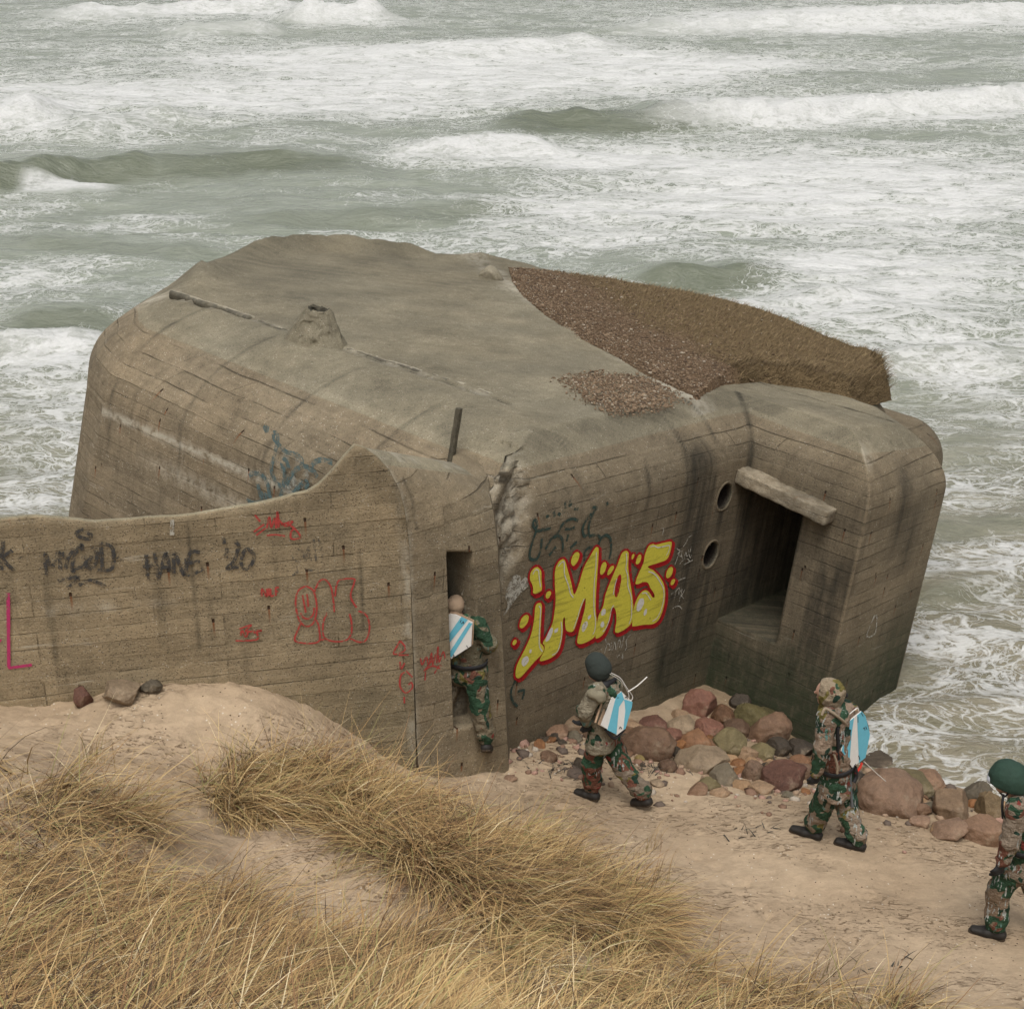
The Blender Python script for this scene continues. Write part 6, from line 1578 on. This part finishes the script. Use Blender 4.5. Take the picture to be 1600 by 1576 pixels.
def build_graffiti():
    z1 = lambda L: [(780 + x / 6.0625, 820 + y / 6.0615) for x, y in L]      # enlargement of the left half
    z2 = lambda L: [(900 + x / 7.165, 820 + y / 7.164) for x, y in L]        # enlargement of the right half
    letters = [
        z1([(350, 390), (385, 430), (388, 510), (392, 600), (370, 630), (330, 645), (308, 635), (310, 600), (300, 555), (280, 510), (285, 450), (315, 405)]),
        z1([(375, 730), (392, 760), (385, 900), (378, 1040), (380, 1110), (405, 1140), (410, 1180), (385, 1225), (320, 1290), (250, 1370), (190, 1435), (155, 1440), (142, 1400), (160, 1310), (230, 1170), (290, 1030), (320, 880), (328, 780), (345, 740)]),
        z1([(590, 315), (612, 335), (640, 430), (670, 540), (698, 650), (740, 560), (790, 400), (850, 290), (895, 215), (918, 205), (930, 240), (918, 450), (905, 640), (902, 800), (912, 900), (910, 1000), (885, 1060), (820, 1100), (760, 1120), (728, 1105), (740, 1020), (775, 880), (800, 780), (805, 685), (765, 780), (735, 880), (695, 990), (650, 1005), (618, 975), (608, 870), (592, 900), (590, 1010), (570, 1130), (540, 1200), (480, 1250), (400, 1280), (372, 1268), (412, 1190), (418, 1140), (402, 1108), (440, 1040), (490, 930), (510, 830), (522, 700), (515, 540), (518, 420), (550, 345)]),
        z2([(545, 280), (575, 310), (570, 440), (580, 560), (600, 680), (620, 820), (628, 960), (610, 1080), (560, 1140), (480, 1190), (430, 1195), (425, 1150), (440, 1060), (430, 950), (405, 915), (375, 960), (350, 1080), (300, 1200), (240, 1255), (205, 1255), (215, 1170), (235, 1020), (290, 900), (320, 760), (390, 580), (450, 440), (500, 310)]),
        z2([(850, 205), (880, 215), (960, 195), (1040, 180), (1058, 200), (1040, 300), (1000, 380), (900, 420), (790, 460), (850, 500), (920, 570), (970, 660), (985, 760), (970, 900), (920, 1040), (850, 1100), (740, 1110), (640, 1125), (615, 1105), (640, 900), (690, 780), (750, 725), (800, 740), (840, 800), (865, 800), (860, 760), (820, 700), (790, 640), (740, 632), (680, 655), (652, 640), (690, 530), (740, 420), (760, 320), (800, 230)])]
    dots = [z1([(735, 250), (748, 275), (735, 330), (700, 378), (680, 375), (668, 340), (685, 285), (710, 255)]), z1([(470, 618), (480, 640), (462, 680), (440, 690), (428, 670), (440, 630)]), z1([(255, 845), (268, 865), (255, 920), (215, 965), (190, 968), (180, 940), (200, 880), (230, 850)]),
            z1([(148, 1080), (155, 1098), (135, 1128), (118, 1128), (114, 1108), (130, 1082)]), z2([(315, 408), (328, 440), (310, 510), (275, 550), (256, 530), (265, 460), (290, 415)]), z2([(405, 450), (412, 470), (385, 520), (350, 555), (336, 540), (350, 495), (380, 455)]),
            z2([(632, 315), (640, 335), (622, 375), (608, 375), (612, 335)]), z2([(708, 325), (718, 350), (700, 410), (668, 435), (655, 415), (668, 365), (690, 328)]), z2([(1060, 462), (1072, 490), (1055, 555), (1015, 588), (995, 570), (1005, 510), (1035, 468)]), z2([(1088, 598), (1096, 615), (1078, 655), (1052, 666), (1046, 645), (1062, 608)])]
    cl = [list(q) + [q[0]] for q in letters + dots]
    sh = [[(x + 3.5, y + 3.5) for x, y in q] for q in cl]
    lines('red_shadow', sh, .050, toB, BM, BUNKER, REDP, .0080, 'red drop shadow of the yellow lettering')
    lines('red_outline', cl, .052, toB, BM, BUNKER, REDP, .0120, 'red outline of the yellow lettering')
    poly_fill('yellow_lettering', letters + dots, toB, BM, BUNKER, YEL, .0170, 'big yellow bubble letters reading iMA5 outlined in red on the front wall')
    poly_fill('red_counter', [z2([(485, 545), (492, 600), (470, 720), (450, 790), (425, 795), (418, 750), (430, 640), (460, 560)])], toB, BM, BUNKER, REDP, .0190)
    hl = [z1([(305, 460), (330, 418), (358, 428), (366, 500), (378, 580)]), z1([(362, 760), (378, 790), (372, 900), (366, 1030), (368, 1140), (395, 1190)]), z1([(545, 385), (580, 345), (600, 352), (605, 460), (640, 560), (660, 640), (688, 680)]), z1([(905, 250), (900, 400), (885, 560), (884, 780), (898, 900), (890, 990), (870, 1028)]),
          z1([(790, 690), (760, 760), (730, 860), (690, 975)]), z1([(572, 910), (578, 1000), (565, 1100), (535, 1190), (485, 1225)]), z2([(545, 310), (550, 400), (540, 480), (560, 560), (565, 680), (600, 800), (605, 960), (600, 1030), (575, 1100)]), z2([(440, 590), (415, 680), (400, 770)]), z2([(405, 890), (380, 930), (355, 1050), (320, 1140), (280, 1185)]),
          z2([(815, 240), (860, 228), (900, 245), (960, 235), (1030, 225), (1020, 290), (995, 335)]), z2([(795, 515), (860, 540), (920, 620), (968, 730), (955, 880), (900, 1020), (840, 1070)]), z2([(725, 760), (770, 755), (820, 830)])]
    lines('white_highlight', hl, .013, toB, BM, BUNKER, WHT, .0195)
    sp = [z1([(260, 1240), (265, 1280), (225, 1330), (200, 1310), (205, 1265), (240, 1235)]), z1([(295, 1170), (290, 1200), (272, 1205), (275, 1175)]), z1([(490, 965), (495, 1000), (460, 1080), (425, 1095), (435, 1050), (470, 975)]), z1([(545, 965), (540, 1000), (512, 1015), (512, 985)]), z1([(820, 905), (825, 940), (790, 1000), (770, 995), (775, 945), (800, 910)]), z1([(858, 840), (852, 870), (830, 890), (828, 860)]),
          z2([(740, 815), (745, 870), (700, 950), (665, 950), (668, 890), (700, 820)]), z2([(780, 930), (775, 980), (750, 1008), (742, 980), (760, 935)]), z2([(318, 940), (310, 990), (270, 1005), (270, 960), (295, 930)]), z2([(295, 1070), (300, 1120), (270, 1140), (258, 1110), (275, 1075)])]
    for q in sp: poly_fill('white_spot', [q], toB, BM, BUNKER, WHT, .0190)
    # white heart-like smudge, tags beside the lettering
    poly_fill('pale_smudge', [z1([(150, 465), (195, 485), (200, 530), (240, 490), (268, 520), (265, 580), (200, 640), (120, 740), (60, 830), (40, 845), (75, 760), (55, 680), (75, 580), (115, 500)])], toB, BM, BUNKER, WHF, .008)
    wt = [z2(q) for q in ([(1120, 260), (1160, 290), (1130, 320), (1170, 350)], [(1150, 300), (1120, 390), (1100, 440)], [(1180, 280), (1175, 340), (1200, 380), (1220, 300), (1235, 350), (1260, 310)], [(1250, 270), (1270, 360), (1290, 330)], [(1280, 240), (1270, 300)], [(1150, 440), (1180, 400), (1230, 370), (1270, 410)], [(1190, 240), (1220, 200), (1250, 140), (1290, 110)],
         [(1130, 660), (1140, 620), (1220, 585)], [(1060, 770), (1110, 740), (1090, 830)], [(1110, 740), (1150, 700), (1140, 780), (1180, 700), (1170, 790), (1210, 720)], [(1150, 850), (1165, 790), (1200, 820)], [(1075, 930), (1110, 910), (1150, 905), (1180, 940)], [(945, 30), (975, 40), (960, 110)], [(1200, 440), (1300, 390)],
         [(310, 1440), (350, 1320), (380, 1380), (340, 1400)], [(390, 1310), (400, 1400), (430, 1300), (440, 1390), (470, 1290)], [(470, 1280), (490, 1300), (480, 1370)], [(530, 1240), (500, 1380)], [(600, 1220), (555, 1290), (560, 1360), (540, 1400)], [(450, 1480), (480, 1450), (515, 1490), (510, 1430)], [(270, 1385), (278, 1395)], [(320, 1270), (330, 1320)])]
    for a, b2, lb in ((0, 7, 'white scribbled tag at the upper right of the lettering'), (7, 12, 'white scribbled tag right of the numeral'), (12, 14, None), (14, 22, 'white scribbled tag under the lettering')):
        lines('white_tag', wt[a:b2], .013, toB, BM, BUNKER, WHF, .008, lb)
    z3 = lambda L: [(780 + x / 7.273, 760 + y / 7.273) for x, y in L]
    gt = [z3(q) for q in ([(400, 480), (375, 420), (400, 375), (425, 420), (415, 500), (500, 490), (580, 470)], [(415, 500), (380, 600), (345, 720), (345, 810), (400, 830), (440, 790), (470, 680), (475, 590)], [(520, 710), (580, 600), (660, 560), (710, 600), (715, 740)], [(600, 590), (660, 520), (720, 420), (820, 365), (890, 385)], [(560, 780), (620, 700), (640, 680)],
         [(740, 480), (800, 480), (850, 460)], [(1000, 540), (960, 560), (940, 480), (970, 400), (1040, 300)], [(1015, 560), (1010, 440), (1060, 300), (1100, 240), (1050, 235)], [(1015, 560), (1100, 545), (1150, 590)], [(1120, 680), (1150, 590), (1210, 550), (1260, 600), (1265, 720), (1245, 820)], [(960, 840), (960, 760), (1000, 700), (1050, 690)],
         [(525, 340), (560, 330)], [(610, 280), (625, 340)], [(660, 300), (690, 320)], [(720, 260), (730, 300)], [(740, 170), (745, 250)], [(800, 150), (790, 210), (820, 190)], [(840, 250), (890, 250)], [(1220, 170), (1225, 210)], [(780, 540), (760, 620)], [(800, 700), (880, 620)])]
    lines('dark_green_tag', gt, .034, toB, BM, BUNKER, GRN, .0074, 'faded dark green looping tag above the lettering')
    lines('black_tag', [[(806, 1060), (798, 1078), (800, 1094), (808, 1103)], [(808, 1080), (818, 1078), (815, 1092)]], .03, toB, BM, BUNKER, GRN, .0078)
    lines('white_sign', [[(1365, 960), (1353, 992), (1366, 988), (1368, 960), (1358, 976)]], .02, toDF, BM, BUNKER, WHF, .012, 'small white chalky A on the sea-side face')
    zA = lambda L: [(380 + x / 6.667, 650 + y / 6.667) for x, y in L]
    ta = [zA(q) for q in ([(330, 170), (370, 180), (375, 260), (340, 240), (330, 190)], [(375, 270), (340, 420), (310, 540), (340, 650), (380, 710), (410, 720)], [(380, 290), (470, 370), (570, 400), (630, 450), (620, 520), (560, 560), (500, 640), (470, 710)], [(400, 510), (440, 530), (450, 620), (430, 740), (405, 850)], [(430, 430), (470, 470), (490, 540)],
         [(80, 620), (130, 590), (220, 620), (270, 700), (290, 800), (300, 850)], [(60, 850), (100, 900), (170, 905), (210, 870), (190, 790), (170, 700)], [(540, 800), (590, 740), (660, 680), (690, 700), (670, 760)], [(730, 530), (760, 480), (840, 450), (950, 480)], [(750, 560), (790, 630)], [(610, 520), (680, 525), (750, 570)], [(230, 100), (260, 150), (275, 100)], [(200, 790), (240, 850), (260, 800)])]
    lines('blue_grey_tag', ta, .055, toA, BM, BUNKER, TEAL, .022, 'faded blue-grey looping tag low on the left face')
    poly_fill('pale_wash', [zA([(380, 330), (470, 400), (600, 440), (620, 520), (700, 530), (790, 600), (760, 650), (690, 700), (560, 790), (440, 780), (420, 600), (350, 480)])], toA, BM, BUNKER, WSH, .019)
    # ---- long wall
    zW = lambda L: [(x / 3.8095, 800 + y / 3.8125) for x, y in L]
    bk = [zW(q) for q in ([(275, 370), (270, 245), (310, 320), (350, 235), (360, 335)], [(370, 235), (400, 270), (440, 215)], [(405, 270), (390, 335)], [(495, 225), (480, 190), (440, 270), (430, 345), (470, 325), (500, 320), (515, 270), (485, 265)], [(545, 255), (520, 320), (560, 320), (580, 240), (560, 235)], [(548, 205), (552, 210)], [(575, 205), (579, 210)], [(600, 180), (610, 335)], [(600, 180), (670, 210), (665, 330), (580, 340)], [(700, 262), (706, 266)], [(235, 330), (240, 334)],
         [(345, 405), (410, 390), (470, 385), (400, 450)], [(470, 430), (540, 400), (630, 440)], [(652, 427), (656, 430)], [(500, 110), (540, 130), (530, 155), (480, 145), (455, 120), (500, 98)],
         [(20, 165), (8, 280), (10, 340)], [(75, 225), (20, 270), (85, 345)], [(118, 265), (122, 270)],
         [(870, 250), (880, 400)], [(920, 240), (945, 400)], [(850, 320), (930, 310)], [(945, 395), (960, 330), (990, 240), (1010, 350)], [(950, 330), (1010, 320)], [(1035, 360), (1040, 240), (1095, 370), (1110, 270)], [(1190, 235), (1130, 240), (1115, 370), (1210, 330)], [(1120, 300), (1190, 285)],
         [(1330, 150), (1335, 185)], [(1345, 270), (1350, 210)], [(1400, 175), (1420, 200), (1390, 290), (1350, 330), (1420, 320)], [(1440, 250), (1470, 215), (1510, 250), (1500, 300), (1460, 335), (1435, 300), (1445, 250)])]
    for a, b2, lb in ((0, 11, 'worn black writing MYGOD'), (11, 14, 'black underline flourish'), (14, 15, None), (15, 18, 'black letter K and a dot at the left end'), (18, 26, 'worn black writing HANE'), (26, 30, 'worn black writing 20')):
        lines('black_writing', bk[a:b2], .032, toW, WM, ENTR, BLK, .014, lb)
    zR = lambda L: [(380 + x / 4.925, 780 + y / 4.925) for x, y in L]
    ft = [zR(q) for q in ([(430, 380), (380, 410), (400, 470), (460, 480), (465, 400), (430, 390)], [(480, 470), (500, 360), (520, 470)], [(540, 300), (560, 470)], [(580, 300), (610, 440), (620, 540)], [(380, 580), (420, 540), (400, 500)], [(500, 540), (620, 540)])]
    lines('faint_writing', ft, .02, toW, WM, ENTR, paint_mat('ghost_black_paint', (.10, .09, .075), .75, .1, 20), .0135)
    rd = [zR(q) for q in ([(90, 115), (130, 165)], [(80, 245), (160, 185)], [(100, 270), (170, 215)], [(180, 215), (200, 130), (215, 210), (240, 140), (250, 215)], [(255, 215), (262, 90), (275, 210)], [(270, 150), (330, 200), (380, 160), (290, 190)], [(330, 175), (390, 215), (435, 270), (425, 295), (370, 295), (365, 250), (385, 220)], [(180, 270), (250, 265), (320, 275)],
         [(140, 740), (145, 680), (180, 740), (180, 680)], [(195, 675), (195, 735)], [(210, 680), (212, 735), (235, 730)], [(250, 735), (250, 675), (272, 672)], [(250, 700), (268, 700)],
         [(480, 660), (420, 700), (402, 800), (430, 920), (485, 970), (540, 940), (565, 830), (540, 700), (480, 660)], [(455, 730), (480, 865)], [(490, 720), (500, 820)], [(440, 865), (460, 900), (500, 910), (535, 880), (545, 825)], [(545, 710), (580, 630), (625, 610), (670, 660), (688, 740), (700, 860)], [(705, 740), (720, 640), (760, 608), (850, 605), (850, 640), (825, 740), (870, 825)],
         [(440, 950), (395, 1060), (420, 1090), (520, 1100), (585, 1075), (580, 970), (560, 920)], [(645, 865), (615, 940), (620, 1050), (700, 1085), (790, 1075), (830, 1020), (830, 930), (815, 870)], [(885, 850), (950, 890), (970, 980), (945, 1070), (890, 1090), (820, 1060)], [(585, 1075), (640, 1065)],
         [(-30, 990), (60, 960), (20, 1010), (140, 1000), (80, 1020)], [(-60, 1080), (100, 1072), (105, 1020)], [(-20, 1040), (-10, 1000), (20, 1050), (40, 1000)],
         [(1205, 1080), (1155, 1180), (1225, 1165), (1245, 1130), (1205, 1080)], [(1190, 1190), (1270, 1190)], [(1205, 1240), (1210, 1300), (1240, 1250)], [(1240, 1320), (1210, 1350), (1205, 1430), (1250, 1480), (1300, 1440), (1290, 1400), (1270, 1420)], [(1250, 1310), (1300, 1360)], [(1236, 1510), (1238, 1560)])]
    for a, b2, nm, lb in ((0, 8, 'red_tag', 'red scribbled tag high on the wall'), (8, 13, 'red_writing', 'small red word MILF'), (13, 17, 'red_drawing', 'red outlined smiling face'), (17, 23, 'red_drawing', 'rounded red outline shapes beside the smiling face'), (23, 26, 'red_tag', 'pale red scribble above a red line'), (26, 32, 'red_tag', 'vertical row of red signs near the doorway')):
        lines(nm, rd[a:b2], .016, toW, WM, ENTR, RDL, .0165, lb)
    lines('magenta_stroke', [[(13, 925), (14, 1042), (50, 1037)], [(-20, 990), (2, 1000)]], .028, toW, WM, ENTR, MAG, .015, 'magenta letter L at the left edge of the wall', curved=False)
    lines('white_drip', [[(269, 811), (269, 835)]], .035, toW, WM, ENTR, WHF, .014)
    # scribble on the pier beside the doorway
    def toP(p):
        y_ = 11.55 + (p[0] - 645) / 135 * .66; q = at_y(p[0], p[1], y_ ) + DOUT * .035
        return q, DOUT
    rp = [zR(q) for q in ([(1345, 1210), (1360, 1260), (1390, 1200), (1410, 1260), (1430, 1170), (1440, 1260), (1460, 1180)], [(1470, 1250), (1480, 1120), (1490, 1240), (1520, 1160), (1540, 1240)], [(1380, 1380), (1390, 1300), (1440, 1270), (1500, 1290)], [(1450, 1330), (1500, 1260), (1540, 1330)], [(1370, 1310), (1430, 1230)])]
    lines('red_tag', rp, .016, toP, Matrix(), ENTR, RDL, .0, 'scribbled red tag on the pier beside the doorway')
build_graffiti()
